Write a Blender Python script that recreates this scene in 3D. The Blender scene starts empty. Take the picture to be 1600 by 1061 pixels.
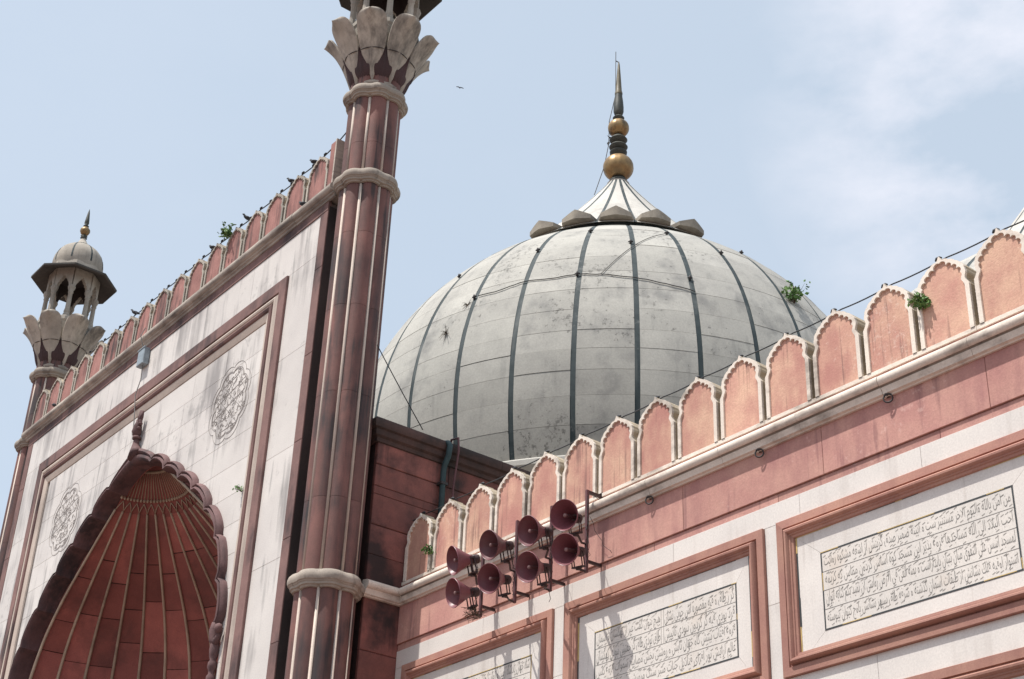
import bpy, math, random, unicodedata
from mathutils import Vector, Matrix
R = math.radians
PI = math.pi
random.seed(7)
sc = bpy.context.scene
col = sc.collection

# ------------------------------------------------------------------ camera
cam_d = bpy.data.cameras.new("camera")
cam_d.sensor_width = 36.0
cam_d.lens = 53.86
cam_d.clip_start = 0.1
cam_d.clip_end = 3000
cam = bpy.data.objects.new("camera", cam_d)
col.objects.link(cam)
yaw, pitch, roll = R(-52.974), R(29.311), R(2.480)
fw = Vector((math.sin(yaw)*math.cos(pitch), math.cos(yaw)*math.cos(pitch), math.sin(pitch)))
rt = Vector((math.cos(yaw), -math.sin(yaw), 0))
up = rt.cross(fw)
r2 = rt*math.cos(roll) + up*math.sin(roll)
u2 = -rt*math.sin(roll) + up*math.cos(roll)
cam.matrix_world = Matrix((( r2.x, u2.x, -fw.x, 0), (r2.y, u2.y, -fw.y, 0), (r2.z, u2.z, -fw.z, 0), (0, 0, 0, 1)))
sc.camera = cam

# ------------------------------------------------------------------ light
SUN = Vector((-0.24, -1.0, 2.25)).normalized()
sun_el = math.asin(SUN.z)
sun_rot = math.atan2(SUN.x, SUN.y)
w = bpy.data.worlds.new("World")
sc.world = w
w.use_nodes = True
nt = w.node_tree
nt.nodes.clear()
out = nt.nodes.new("ShaderNodeOutputWorld")
bg = nt.nodes.new("ShaderNodeBackground")
sky = nt.nodes.new("ShaderNodeTexSky")
sky.sky_type = 'NISHITA'
sky.sun_disc = False
sky.sun_elevation = sun_el
sky.sun_rotation = sun_rot
sky.air_density = 1.0
sky.dust_density = 4.0
sky.ozone_density = 1.6
bg.inputs[1].default_value = 0.128
tc = nt.nodes.new("ShaderNodeTexCoord")
mp = nt.nodes.new("ShaderNodeMapping")
mp.inputs['Location'].default_value = (4.1, 2.2, 0.1)
mp.inputs['Scale'].default_value = (2.2, 2.2, 4.2)
nz = nt.nodes.new("ShaderNodeTexNoise")
nz.inputs['Scale'].default_value = 1.7
nz.inputs['Detail'].default_value = 9
nz.inputs['Roughness'].default_value = 0.58
cr = nt.nodes.new("ShaderNodeValToRGB")
cr.color_ramp.elements[0].position = 0.43
cr.color_ramp.elements[0].color = (0, 0, 0, 1)
cr.color_ramp.elements[1].position = 0.60
cr.color_ramp.elements[1].color = (1, 1, 1, 1)
# a bank of thin cloud, centred on one direction of the sky
dotn = nt.nodes.new("ShaderNodeVectorMath"); dotn.operation = 'DOT_PRODUCT'
dotn.inputs[1].default_value = Vector((-0.40, 0.70, 0.60)).normalized()
mr = nt.nodes.new("ShaderNodeMapRange")
mr.inputs['From Min'].default_value = 0.983
mr.inputs['From Max'].default_value = 0.995
mr.inputs['To Min'].default_value = 0.05
mr.inputs['To Max'].default_value = 1.0
mul = nt.nodes.new("ShaderNodeMath"); mul.operation = 'MULTIPLY'
mulb = nt.nodes.new("ShaderNodeMath"); mulb.operation = 'MULTIPLY'; mulb.inputs[1].default_value = 0.65
mix = nt.nodes.new("ShaderNodeMixRGB")
veil = nt.nodes.new("ShaderNodeMixRGB")
veil.inputs[0].default_value = 0.60
veil.inputs[2].default_value = (5.5, 6.33, 7.12, 1)
mix.inputs[2].default_value = (7.0, 6.9, 7.45, 1)
L = nt.links.new
L(tc.outputs['Generated'], mp.inputs[0]); L(mp.outputs[0], nz.inputs[0]); L(nz.outputs[0], cr.inputs[0])
L(tc.outputs['Generated'], dotn.inputs[0]); L(dotn.outputs['Value'], mr.inputs[0])
L(cr.outputs[0], mul.inputs[0]); L(mr.outputs[0], mul.inputs[1]); L(mul.outputs[0], mulb.inputs[0])
L(sky.outputs[0], veil.inputs[1]); L(veil.outputs[0], mix.inputs[1]); L(mulb.outputs[0], mix.inputs[0])
L(mix.outputs[0], bg.inputs[0]); L(bg.outputs[0], out.inputs[0])

sd = bpy.data.lights.new("sun", 'SUN')
sd.energy = 4.6
sd.angle = R(0.5)
sd.color = (1.0, 0.955, 0.90)
so = bpy.data.objects.new("sun", sd)
so.rotation_euler = SUN.to_track_quat('Z', 'Y').to_euler()
so.location = (0, -30, 60)
col.objects.link(so)
sc.view_settings.view_transform = 'Standard'
sc.view_settings.look = 'None'
sc.view_settings.gamma = 1
sc.view_settings.use_curve_mapping = False
sc.view_settings.exposure = 0.22

# ------------------------------------------------------------------ materials
def stone(name, a, b, stain=(0.05, 0.045, 0.04), stain_amt=0.5, big=0.8, streak=True, rough=0.8,
          bump=0.25, fine=40, lo=0.52, hi=0.72, rnd=0.12, streak_scale=(5, 5, 0.35), spec=0.3, coord='world', speck=0.0, speck_col=(0.06, 0.058, 0.055), speck_scale=7, drip=0.0, drip_col=(0.05, 0.045, 0.045), drip_scale=(9, 9, 0.45)):
    m = bpy.data.materials.new(name)
    m.use_nodes = True
    n = m.node_tree
    N = n.nodes.new
    l = n.links.new
    p = n.nodes['Principled BSDF']
    p.inputs['Roughness'].default_value = rough
    p.inputs['Specular IOR Level'].default_value = spec
    geo = N("ShaderNodeNewGeometry")
    if coord == 'object':
        tcn = N("ShaderNodeTexCoord"); src = tcn.outputs['Object']
    else:
        src = geo.outputs['Position']
    t1 = N("ShaderNodeTexNoise"); t1.inputs['Scale'].default_value = big; t1.inputs['Detail'].default_value = 7; t1.inputs['Roughness'].default_value = 0.62
    l(src, t1.inputs[0])
    r1 = N("ShaderNodeMapRange"); r1.inputs[1].default_value = 0.36; r1.inputs[2].default_value = 0.66
    l(t1.outputs[0], r1.inputs[0])
    m1 = N("ShaderNodeMixRGB"); m1.inputs[1].default_value = (*a, 1); m1.inputs[2].default_value = (*b, 1)
    l(r1.outputs[0], m1.inputs[0])
    # object to object variation
    oi = N("ShaderNodeObjectInfo")
    rv = N("ShaderNodeMapRange"); rv.inputs[3].default_value = 1-rnd; rv.inputs[4].default_value = 1+rnd
    l(oi.outputs['Random'], rv.inputs[0])
    # fine grain
    t2 = N("ShaderNodeTexNoise"); t2.inputs['Scale'].default_value = fine; t2.inputs['Detail'].default_value = 4; t2.inputs['Roughness'].default_value = 0.7
    l(src, t2.inputs[0])
    r2_ = N("ShaderNodeMapRange"); r2_.inputs[1].default_value = 0.3; r2_.inputs[2].default_value = 0.7; r2_.inputs[3].default_value = 0.88; r2_.inputs[4].default_value = 1.1
    l(t2.outputs[0], r2_.inputs[0])
    mm = N("ShaderNodeMath"); mm.operation = 'MULTIPLY'; l(rv.outputs[0], mm.inputs[0]); l(r2_.outputs[0], mm.inputs[1])
    vm = N("ShaderNodeVectorMath"); vm.operation = 'SCALE'; l(m1.outputs[0], vm.inputs[0]); l(mm.outputs[0], vm.inputs['Scale'])
    last = vm.outputs[0]
    if stain_amt > 0:
        mp_ = N("ShaderNodeMapping"); mp_.inputs['Scale'].default_value = streak_scale if streak else (1.6, 1.6, 1.6)
        l(src, mp_.inputs[0])
        t3 = N("ShaderNodeTexNoise"); t3.inputs['Scale'].default_value = 1.0; t3.inputs['Detail'].default_value = 6; t3.inputs['Roughness'].default_value = 0.6
        l(mp_.outputs[0], t3.inputs[0])
        t4 = N("ShaderNodeTexNoise"); t4.inputs['Scale'].default_value = 0.55; t4.inputs['Detail'].default_value = 5
        l(src, t4.inputs[0])
        ad = N("ShaderNodeMath"); ad.operation = 'ADD'; l(t3.outputs[0], ad.inputs[0]); l(t4.outputs[0], ad.inputs[1])
        hf = N("ShaderNodeMath"); hf.operation = 'MULTIPLY'; hf.inputs[1].default_value = 0.5; l(ad.outputs[0], hf.inputs[0])
        r3 = N("ShaderNodeMapRange"); r3.inputs[1].default_value = lo; r3.inputs[2].default_value = hi; r3.inputs[4].default_value = stain_amt
        l(hf.outputs[0], r3.inputs[0])
        m3 = N("ShaderNodeMixRGB"); m3.inputs[2].default_value = (*stain, 1)
        l(r3.outputs[0], m3.inputs[0]); l(last, m3.inputs[1])
        last = m3.outputs[0]
    if drip > 0:
        md = N("ShaderNodeMapping"); md.inputs['Scale'].default_value = drip_scale; l(src, md.inputs[0])
        td = N("ShaderNodeTexNoise"); td.inputs['Scale'].default_value = 1.0; td.inputs['Detail'].default_value = 5; td.inputs['Roughness'].default_value = 0.55
        l(md.outputs[0], td.inputs[0])
        te = N("ShaderNodeTexNoise"); te.inputs['Scale'].default_value = 0.9; te.inputs['Detail'].default_value = 4; l(src, te.inputs[0])
        se = N("ShaderNodeMath"); se.operation = 'MULTIPLY'; se.inputs[1].default_value = 0.6; l(te.outputs[0], se.inputs[0])
        ae = N("ShaderNodeMath"); ae.operation = 'ADD'; l(td.outputs[0], ae.inputs[0]); l(se.outputs[0], ae.inputs[1])
        re_ = N("ShaderNodeMapRange"); re_.inputs[1].default_value = 0.90; re_.inputs[2].default_value = 1.0; re_.inputs[4].default_value = drip
        l(ae.outputs[0], re_.inputs[0])
        me_ = N("ShaderNodeMixRGB"); me_.inputs[2].default_value = (*drip_col, 1)
        l(re_.outputs[0], me_.inputs[0]); l(last, me_.inputs[1]); last = me_.outputs[0]
    if speck > 0:
        t5 = N("ShaderNodeTexNoise"); t5.inputs['Scale'].default_value = speck_scale; t5.inputs['Detail'].default_value = 8; t5.inputs['Roughness'].default_value = 0.75
        l(src, t5.inputs[0])
        t6 = N("ShaderNodeTexNoise"); t6.inputs['Scale'].default_value = 0.45; t6.inputs['Detail'].default_value = 3
        l(src, t6.inputs[0])
        a5 = N("ShaderNodeMath"); a5.operation = 'ADD'; l(t5.outputs[0], a5.inputs[0])
        s6 = N("ShaderNodeMath"); s6.operation = 'MULTIPLY'; s6.inputs[1].default_value = 0.55; l(t6.outputs[0], s6.inputs[0]); l(s6.outputs[0], a5.inputs[1])
        r5 = N("ShaderNodeMapRange"); r5.inputs[1].default_value = 0.885; r5.inputs[2].default_value = 0.955; r5.inputs[4].default_value = speck
        l(a5.outputs[0], r5.inputs[0])
        m5 = N("ShaderNodeMixRGB"); m5.inputs[2].default_value = (*speck_col, 1)
        l(r5.outputs[0], m5.inputs[0]); l(last, m5.inputs[1]); last = m5.outputs[0]
    l(last, p.inputs['Base Color'])
    if bump > 0:
        bp = N("ShaderNodeBump"); bp.inputs['Strength'].default_value = bump; bp.inputs['Distance'].default_value = 0.01
        bs = N("ShaderNodeMath"); bs.operation = 'ADD'; l(t1.outputs[0], bs.inputs[0]); l(t2.outputs[0], bs.inputs[1])
        l(bs.outputs[0], bp.inputs['Height']); l(bp.outputs[0], p.inputs['Normal'])
    return m

def plain(name, c, rough=0.6, metal=0.0, spec=0.4):
    m = stone(name, c, tuple(x*0.72 for x in c), stain_amt=0, big=6, fine=60, bump=0.12, rough=rough, rnd=0.06, spec=spec)
    m.node_tree.nodes['Principled BSDF'].inputs['Metallic'].default_value = metal
    return m

M = {}
M['marble_portal'] = stone('marble_portal', (0.66, 0.622, 0.58), (0.57, 0.533, 0.5), stain=(0.24, 0.22, 0.21), stain_amt=0.8, lo=0.505, hi=0.64, streak_scale=(3.4, 3.4, 0.28), rough=0.5, bump=0.05, rnd=0.045, big=0.7, speck=0.35, speck_col=(0.2, 0.185, 0.175), speck_scale=5, drip=0.5, drip_col=(0.20, 0.19, 0.18), drip_scale=(5, 5, 0.25))
M['marble_wing'] = stone('marble_wing', (0.69, 0.65, 0.605), (0.61, 0.575, 0.54), stain=(0.42, 0.37, 0.33), stain_amt=0.45, lo=0.54, hi=0.68, rough=0.45, bump=0.04, rnd=0.04, big=0.9, drip=0.22, drip_col=(0.30, 0.25, 0.21), drip_scale=(7, 7, 0.5))
M['inscription_marble'] = stone('inscription_marble', (0.66, 0.62, 0.57), (0.58, 0.55, 0.51), stain=(0.55, 0.43, 0.32), stain_amt=0.5, lo=0.53, hi=0.68, streak=False, rough=0.6, bump=0.1, rnd=0.04, big=1.4)
M['marble_joint'] = plain('marble_joint', (0.27, 0.24, 0.225), 0.9)
M['cream_stone'] = stone('cream_stone', (0.74, 0.665, 0.58), (0.65, 0.57, 0.49), stain=(0.22, 0.185, 0.155), stain_amt=0.75, lo=0.54, hi=0.66, streak_scale=(2.5, 2.5, 5), rough=0.75, bump=0.2, rnd=0.06, big=2)
M['grey_moulding'] = stone('grey_moulding', (0.46, 0.405, 0.345), (0.32, 0.275, 0.24), stain=(0.07, 0.06, 0.055), stain_amt=0.85, lo=0.49, hi=0.66, streak_scale=(1.2, 3, 16), rough=0.85, bump=0.3, big=2.2)
M['merlon_side'] = stone('merlon_side', (0.50, 0.42, 0.31), (0.37, 0.30, 0.22), stain=(0.08, 0.065, 0.05), stain_amt=0.5, rough=0.9, bump=0.4)
M['merlon_red'] = stone('merlon_red', (0.64, 0.41, 0.295), (0.5, 0.265, 0.21), stain=(0.36, 0.15, 0.135), stain_amt=0.6, lo=0.50, hi=0.64, streak_scale=(3, 3, 1.2), rough=0.9, bump=0.5, big=1.9, fine=30, rnd=0.1, speck=0.35, speck_col=(0.74, 0.60, 0.50), speck_scale=9, drip=0.6, drip_col=(0.16, 0.09, 0.08), drip_scale=(12, 12, 0.35))
M['frieze_red'] = stone('frieze_red', (0.52, 0.295, 0.24), (0.42, 0.21, 0.185), stain=(0.25, 0.11, 0.115), stain_amt=0.55, lo=0.5, hi=0.66, streak_scale=(4, 4, 0.8), rough=0.85, bump=0.35, big=1.3, speck=0.3, speck_col=(0.72, 0.50, 0.44), speck_scale=8, drip=0.45, drip_col=(0.17, 0.08, 0.085), drip_scale=(7, 7, 0.5))
M['frame_red'] = stone('frame_red', (0.42, 0.23, 0.175), (0.34, 0.17, 0.14), stain=(0.19, 0.08, 0.07), stain_amt=0.45, lo=0.53, hi=0.68, rough=0.75, bump=0.25, big=1.6)
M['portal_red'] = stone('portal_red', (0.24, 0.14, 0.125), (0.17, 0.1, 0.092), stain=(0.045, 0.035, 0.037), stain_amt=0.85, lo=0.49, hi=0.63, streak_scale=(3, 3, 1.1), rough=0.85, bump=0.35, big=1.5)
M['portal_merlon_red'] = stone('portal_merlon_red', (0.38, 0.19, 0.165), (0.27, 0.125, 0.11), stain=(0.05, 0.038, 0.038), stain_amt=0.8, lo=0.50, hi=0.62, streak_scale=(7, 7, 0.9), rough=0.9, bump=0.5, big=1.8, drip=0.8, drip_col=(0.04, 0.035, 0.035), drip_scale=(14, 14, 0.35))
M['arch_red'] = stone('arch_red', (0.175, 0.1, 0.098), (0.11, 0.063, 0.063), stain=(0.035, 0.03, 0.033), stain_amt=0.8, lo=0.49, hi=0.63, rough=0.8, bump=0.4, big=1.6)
M['vault_red'] = stone('vault_red', (0.4, 0.14, 0.118), (0.28, 0.1, 0.088), stain=(0.1, 0.055, 0.05), stain_amt=0.7, lo=0.50, hi=0.66, streak=False, rough=0.8, bump=0.5, big=1.2, rnd=0.34)
M['vault_rib'] = stone('vault_rib', (0.5, 0.4, 0.3), (0.38, 0.3, 0.225), stain=(0.10, 0.07, 0.055), stain_amt=0.5, rough=0.85, bump=0.3, big=2.5)
M['shaft_red'] = stone('shaft_red', (0.215, 0.1, 0.084), (0.13, 0.067, 0.059), stain=(0.028, 0.03, 0.033), stain_amt=0.88, lo=0.462, hi=0.62, streak_scale=(3.2, 3.2, 0.5), rough=0.7, bump=0.35, big=0.9, rnd=0.14, drip=0.7, drip_col=(0.028, 0.030, 0.032), drip_scale=(6, 6, 0.3))
M['shaft_white'] = stone('shaft_white', (0.56, 0.47, 0.40), (0.42, 0.35, 0.30), stain=(0.12, 0.10, 0.09), stain_amt=0.5, rough=0.7, bump=0.2)
M['lotus_grey'] = stone('lotus_grey', (0.46, 0.41, 0.345), (0.32, 0.285, 0.24), stain=(0.07, 0.062, 0.056), stain_amt=0.75, lo=0.49, hi=0.65, streak_scale=(7, 7, 0.8), rough=0.85, bump=0.4, big=2.5)
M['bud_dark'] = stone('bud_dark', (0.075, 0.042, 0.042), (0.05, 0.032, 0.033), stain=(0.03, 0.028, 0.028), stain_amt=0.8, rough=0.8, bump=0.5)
M['ring_grey'] = stone('ring_grey', (0.36, 0.31, 0.26), (0.26, 0.225, 0.19), stain=(0.09, 0.08, 0.07), stain_amt=0.7, lo=0.5, hi=0.66, streak_scale=(2, 2, 8), rough=0.85, bump=0.3, big=2, drip=0.5, drip_col=(0.07, 0.06, 0.055), drip_scale=(5, 5, 1.5))
M['shade_dark'] = stone('shade_dark', (0.07, 0.055, 0.052), (0.045, 0.037, 0.036), stain_amt=0, rough=0.95, bump=0.3)  # near-black that paints shade into sunless faces
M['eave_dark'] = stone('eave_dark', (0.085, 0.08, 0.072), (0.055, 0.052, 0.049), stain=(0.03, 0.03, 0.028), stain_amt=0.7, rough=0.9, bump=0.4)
M['chhatri_stone'] = stone('chhatri_stone', (0.44, 0.4, 0.34), (0.32, 0.285, 0.24), stain=(0.11, 0.1, 0.09), stain_amt=0.6, lo=0.5, hi=0.66, rough=0.85, bump=0.3, big=2)
M['dome_stone'] = stone('dome_stone', (0.42, 0.408, 0.37), (0.345, 0.335, 0.307), stain=(0.17, 0.168, 0.165), stain_amt=0.8, lo=0.545, hi=0.70, streak=False, rough=0.85, bump=0.3, big=0.9, fine=22, rnd=0.09, spec=0.2, speck=0.6, drip=0.3, drip_col=(0.2, 0.2, 0.19), drip_scale=(3.5, 3.5, 0.35))
M['dome_stripe'] = stone('dome_stripe', (0.028, 0.042, 0.046), (0.05, 0.066, 0.07), stain=(0.16, 0.17, 0.165), stain_amt=0.6, lo=0.54, hi=0.68, rough=0.75, bump=0.2, big=3, speck=0.3, speck_col=(0.25, 0.25, 0.24), speck_scale=4)
M['dome_joint'] = plain('dome_joint', (0.13, 0.125, 0.115), 0.95)
M['lotus_cap'] = stone('lotus_cap', (0.54, 0.52, 0.475), (0.46, 0.44, 0.4), stain=(0.22, 0.20, 0.18), stain_amt=0.5, rough=0.85, bump=0.2)
M['petal_block'] = stone('petal_block', (0.36, 0.32, 0.26), (0.26, 0.23, 0.19), stain=(0.08, 0.075, 0.07), stain_amt=0.7, lo=0.5, hi=0.65, streak=False, rough=0.9, bump=0.5, big=2.5)
M['gilt'] = stone('gilt', (0.34, 0.22, 0.1), (0.19, 0.13, 0.07), stain=(0.05, 0.045, 0.035), stain_amt=0.75, lo=0.5, hi=0.64, rough=0.42, bump=0.2, big=3, streak_scale=(6, 6, 1.2))
M['gilt'].node_tree.nodes['Principled BSDF'].inputs['Metallic'].default_value = 0.55
M['finial_dark'] = stone('finial_dark', (0.045, 0.052, 0.048), (0.08, 0.08, 0.065), stain_amt=0.0, rough=0.5, bump=0.3, big=4)
M['finial_bronze'] = stone('finial_bronze', (0.20, 0.165, 0.10), (0.10, 0.095, 0.07), stain=(0.05, 0.055, 0.05), stain_amt=0.7, rough=0.45, bump=0.3, big=4)
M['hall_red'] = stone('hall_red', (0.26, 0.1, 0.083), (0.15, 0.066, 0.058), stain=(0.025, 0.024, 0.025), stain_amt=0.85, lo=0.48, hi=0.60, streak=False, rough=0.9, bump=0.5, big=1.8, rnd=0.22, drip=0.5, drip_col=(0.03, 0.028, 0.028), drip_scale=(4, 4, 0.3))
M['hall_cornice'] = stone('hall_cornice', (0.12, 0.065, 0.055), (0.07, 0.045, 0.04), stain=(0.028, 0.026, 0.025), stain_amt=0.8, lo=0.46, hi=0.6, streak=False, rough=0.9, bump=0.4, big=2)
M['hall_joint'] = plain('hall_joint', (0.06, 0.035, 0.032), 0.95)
M['horn_paint'] = stone('horn_paint', (0.2, 0.065, 0.078), (0.155, 0.052, 0.064), stain=(0.17, 0.115, 0.115), stain_amt=0.5, lo=0.5, hi=0.66, rough=0.42, bump=0.05, big=3, spec=0.45, rnd=0.22)
M['horn_throat'] = stone('horn_throat', (0.24, 0.14, 0.135), (0.18, 0.1, 0.1), stain_amt=0, rough=0.5, bump=0.05, big=5)
M['driver_dark'] = plain('driver_dark', (0.07, 0.042, 0.042), 0.5)
M['bracket_iron'] = plain('bracket_iron', (0.125, 0.05, 0.055), 0.6)
M['yoke_iron'] = plain('yoke_iron', (0.055, 0.032, 0.032), 0.6)
M['iron'] = plain('iron', (0.04, 0.035, 0.035), 0.6)
M['inlay_black'] = plain('inlay_black', (0.045, 0.052, 0.055), 0.6)
M['inlay_gold'] = plain('inlay_gold', (0.58, 0.42, 0.16), 0.7)
M['text_ink'] = plain('text_ink', (0.24, 0.235, 0.22), 0.8)
M['carve_ink'] = plain('carve_ink', (0.36, 0.33, 0.31), 0.8)
M['pipe_green'] = plain('pipe_green', (0.030, 0.060, 0.066), 0.6)
M['box_grey'] = plain('box_grey', (0.30, 0.36, 0.40), 0.55)
M['cable_black'] = plain('cable_black', (0.03, 0.032, 0.038), 0.6)
M['cable_pale'] = plain('cable_pale', (0.22, 0.21, 0.20), 0.7)
M['bird_grey'] = plain('bird_grey', (0.045, 0.050, 0.060), 0.8)
M['leaf'] = plain('leaf', (0.10, 0.21, 0.055), 0.6)
M['leaf_light'] = plain('leaf_light', (0.16, 0.28, 0.07), 0.6)
M['twig'] = plain('twig', (0.10, 0.07, 0.045), 0.9)
M['paving'] = stone('paving', (0.20, 0.14, 0.12), (0.16, 0.115, 0.10), rough=0.9, big=0.5)
M['roof_plaster'] = stone('roof_plaster', (0.38, 0.35, 0.31), (0.30, 0.27, 0.24), rough=0.9, big=0.5)

# ------------------------------------------------------------------ mesh helpers
def mesh(name, vs, fs, mats, mi=None, smooth=False):
    me = bpy.data.meshes.new(name)
    me.from_pydata([tuple(v) for v in vs], [], fs)
    for m in (mats if isinstance(mats, (list, tuple)) else [mats]):
        me.materials.append(M[m])
    if mi:
        me.polygons.foreach_set('material_index', mi)
    if smooth:
        me.polygons.foreach_set('use_smooth', [True]*len(fs))
    me.update()
    return me

def add(name, me, parent=None, loc=(0, 0, 0), rz=0.0):
    o = bpy.data.objects.new(name, me)
    o.location = loc
    o.rotation_euler = (0, 0, rz)
    col.objects.link(o)
    if parent is not None:
        o.parent = parent
    return o

def tag(o, label=None, cat=None, group=None, kind=None):
    if label: o['label'] = label
    if cat: o['category'] = cat
    if group: o['group'] = group
    if kind: o['kind'] = kind
    return o

def thing(name, loc, label, cat, group=None):
    o = bpy.data.objects.new(name, None)
    o.empty_display_size = 0.3
    o.location = loc
    col.objects.link(o)
    return tag(o, label, cat, group)

class G:
    """collects geometry"""
    def __init__(s): s.v = []; s.f = []; s.m = []
    def quad(s, a, b, c, d, m=0):
        k = len(s.v); s.v += [a, b, c, d]; s.f.append((k, k+1, k+2, k+3)); s.m.append(m)
    def poly(s, pts, m=0):
        k = len(s.v); s.v += list(pts); s.f.append(tuple(range(k, k+len(pts)))); s.m.append(m)
    def box(s, x0, x1, y0, y1, z0, z1, m=0):
        k = len(s.v)
        s.v += [(x0,y0,z0),(x1,y0,z0),(x1,y1,z0),(x0,y1,z0),(x0,y0,z1),(x1,y0,z1),(x1,y1,z1),(x0,y1,z1)]
        for f in ((0,3,2,1),(4,5,6,7),(0,1,5,4),(1,2,6,5),(2,3,7,6),(3,0,4,7)):
            s.f.append(tuple(k+i for i in f)); s.m.append(m)
    def bevbox(s, x0, x1, y0, y1, z0, z1, b=0.006, m=0):
        """box whose face towards -y has worn, chamfered edges"""
        k = len(s.v)
        s.v += [(x0,y0+b,z0),(x1,y0+b,z0),(x1,y0+b,z1),(x0,y0+b,z1),
                (x0+b,y0,z0+b),(x1-b,y0,z0+b),(x1-b,y0,z1-b),(x0+b,y0,z1-b),
                (x0,y1,z0),(x1,y1,z0),(x1,y1,z1),(x0,y1,z1)]
        for f in ((4,5,6,7),(0,1,5,4),(1,2,6,5),(2,3,7,6),(3,0,4,7),(0,8,9,1),(1,9,10,2),(2,10,11,3),(3,11,8,0),(8,11,10,9)):
            s.f.append(tuple(k+i for i in f)); s.m.append(m)
    def prism(s, pts, y0, y1, m=0):
        """pts (x,z) outline, extruded along y"""
        k = len(s.v); n = len(pts)
        s.v += [(x, y0, z) for x, z in pts] + [(x, y1, z) for x, z in pts]
        s.f.append(tuple(range(k, k+n))); s.m.append(m)
        s.f.append(tuple(range(k+2*n-1, k+n-1, -1))); s.m.append(m)
        for i in range(n):
            j = (i+1) % n
            s.f.append((k+i, k+n+i, k+n+j, k+j)); s.m.append(m)
    def grid(s, rows, m=0, closed=False, mrow=None):
        """rows of equal-length point lists"""
        k = len(s.v); n = len(rows[0])
        for r in rows: s.v += list(r)
        for i in range(len(rows)-1):
            for j in range(n if closed else n-1):
                j2 = (j+1) % n
                s.f.append((k+i*n+j, k+i*n+j2, k+(i+1)*n+j2, k+(i+1)*n+j))
                s.m.append(mrow[i] if mrow else m)
    def lathe(s, prof, c=(0, 0), n=24, m=0, a0=0, a1=2*PI, ms=None):
        full = abs(a1-a0-2*PI) < 1e-6
        k = n if full else n+1
        rows = [[(c[0]+r*math.cos(a0+(a1-a0)*i/n), c[1]+r*math.sin(a0+(a1-a0)*i/n), z) for i in range(k)] for r, z in prof]
        s.grid(rows, m, closed=full, mrow=ms)
    def tube(s, path, rad, n=8, m=0, cap=True):
        pts = [Vector(p) for p in path]
        if not isinstance(rad, (list, tuple)): rad = [rad]*len(pts)
        rows = []
        prev = None
        for i, p in enumerate(pts):
            t = (pts[min(i+1, len(pts)-1)] - pts[max(i-1, 0)]).normalized()
            if prev is None:
                a = Vector((0, 0, 1)) if abs(t.z) < 0.9 else Vector((1, 0, 0))
                x = t.cross(a).normalized()
            else:
                x = (prev - t*prev.dot(t)).normalized()
            prev = x
            y = t.cross(x)
            rows.append([tuple(p + (x*math.cos(2*PI*j/n) + y*math.sin(2*PI*j/n))*rad[i]) for j in range(n)])
        k = len(s.v)
        s.grid(rows, m, closed=True)
        if cap:
            s.f.append(tuple(range(k+n-1, k-1, -1))); s.m.append(m)
            e = k+(len(rows)-1)*n
            s.f.append(tuple(range(e, e+n))); s.m.append(m)
    def build(s, name, mats, smooth=False):
        return mesh(name, s.v, s.f, mats, s.m, smooth)

def smooth_angle(me, deg=40):
    """smooth faces with sharp edges kept where faces meet steeply"""
    me.polygons.foreach_set('use_smooth', [True]*len(me.polygons))
    try:
        me.set_sharp_from_angle(angle=R(deg))
    except Exception:
        pass
    return me

# ------------------------------------------------------------------ ground
GZ = -1.6
g = G(); g.quad((-1500, -1500, GZ), (1500, -1500, GZ), (1500, 1500, GZ), (-1500, 1500, GZ))
tag(add('ground', g.build('ground', 'paving')), kind='structure')

# ------------------------------------------------------------------ merlon shapes
def arc_between(p, q, sag, n=5):
    """points from p to q bulging to the left-hand side normal by sag (round foil)"""
    (x0, z0), (x1, z1) = p, q
    dx, dz = x1-x0, z1-z0
    l = math.hypot(dx, dz)
    nx, nz = -dz/l, dx/l
    out_ = []
    for i in range(n):
        t = i/n
        s_ = math.sqrt(max(0, 1-(2*t-1)**2))*sag
        out_.append((x0+dx*t+nx*s_, z0+dz*t+nz*s_))
    return out_

def resample(pts, n):
    d = [0]
    for i in range(1, len(pts)):
        d.append(d[-1]+math.hypot(pts[i][0]-pts[i-1][0], pts[i][1]-pts[i-1][1]))
    res = []
    for k in range(n):
        t = d[-1]*k/(n-1)
        i = 1
        while i < len(d)-1 and d[i] < t: i += 1
        u = (t-d[i-1])/max(1e-9, d[i]-d[i-1])
        res.append((pts[i-1][0]+(pts[i][0]-pts[i-1][0])*u, pts[i-1][1]+(pts[i][1]-pts[i-1][1])*u))
    return res

def merlon_outline(H):
    # right half, x >= 0, z relative to the base (tip at H)
    top_o = [(0.0, 0.012), (0.012, -0.012), (0.018, -0.036), (0.05, -0.058)]
    nodes = [(0.05, -0.058), (0.14, -0.092), (0.228, -0.150), (0.308, -0.224), (0.353, -0.300)]
    o = top_o[:]
    for a, b in zip(nodes, nodes[1:]):
        o += arc_between(a, b, 0.014, 4)[1:] + [b]
    o += [(0.362, -0.335), (0.366, -0.372), (0.352, -0.412), (0.344, -0.44), (0.352, -0.47), (0.378, -0.515), (0.395, -0.54), (0.395, -H)]
    cn = [(0.0, -0.092), (0.092, -0.158), (0.172, -0.204), (0.240, -0.268), (0.288, -0.348)]
    i = []
    for a, b in zip(cn, cn[1:]):
        i += arc_between(a, b, 0.042, 9)
    i += [(0.288, -0.348), (0.306, -0.364), (0.311, -0.390), (0.300, -0.42), (0.291, -0.445), (0.298, -0.475), (0.322, -0.515), (0.334, -0.545), (0.334, -H)]
    return [(x, z+H) for x, z in o], [(x, z+H) for x, z in i]

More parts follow.
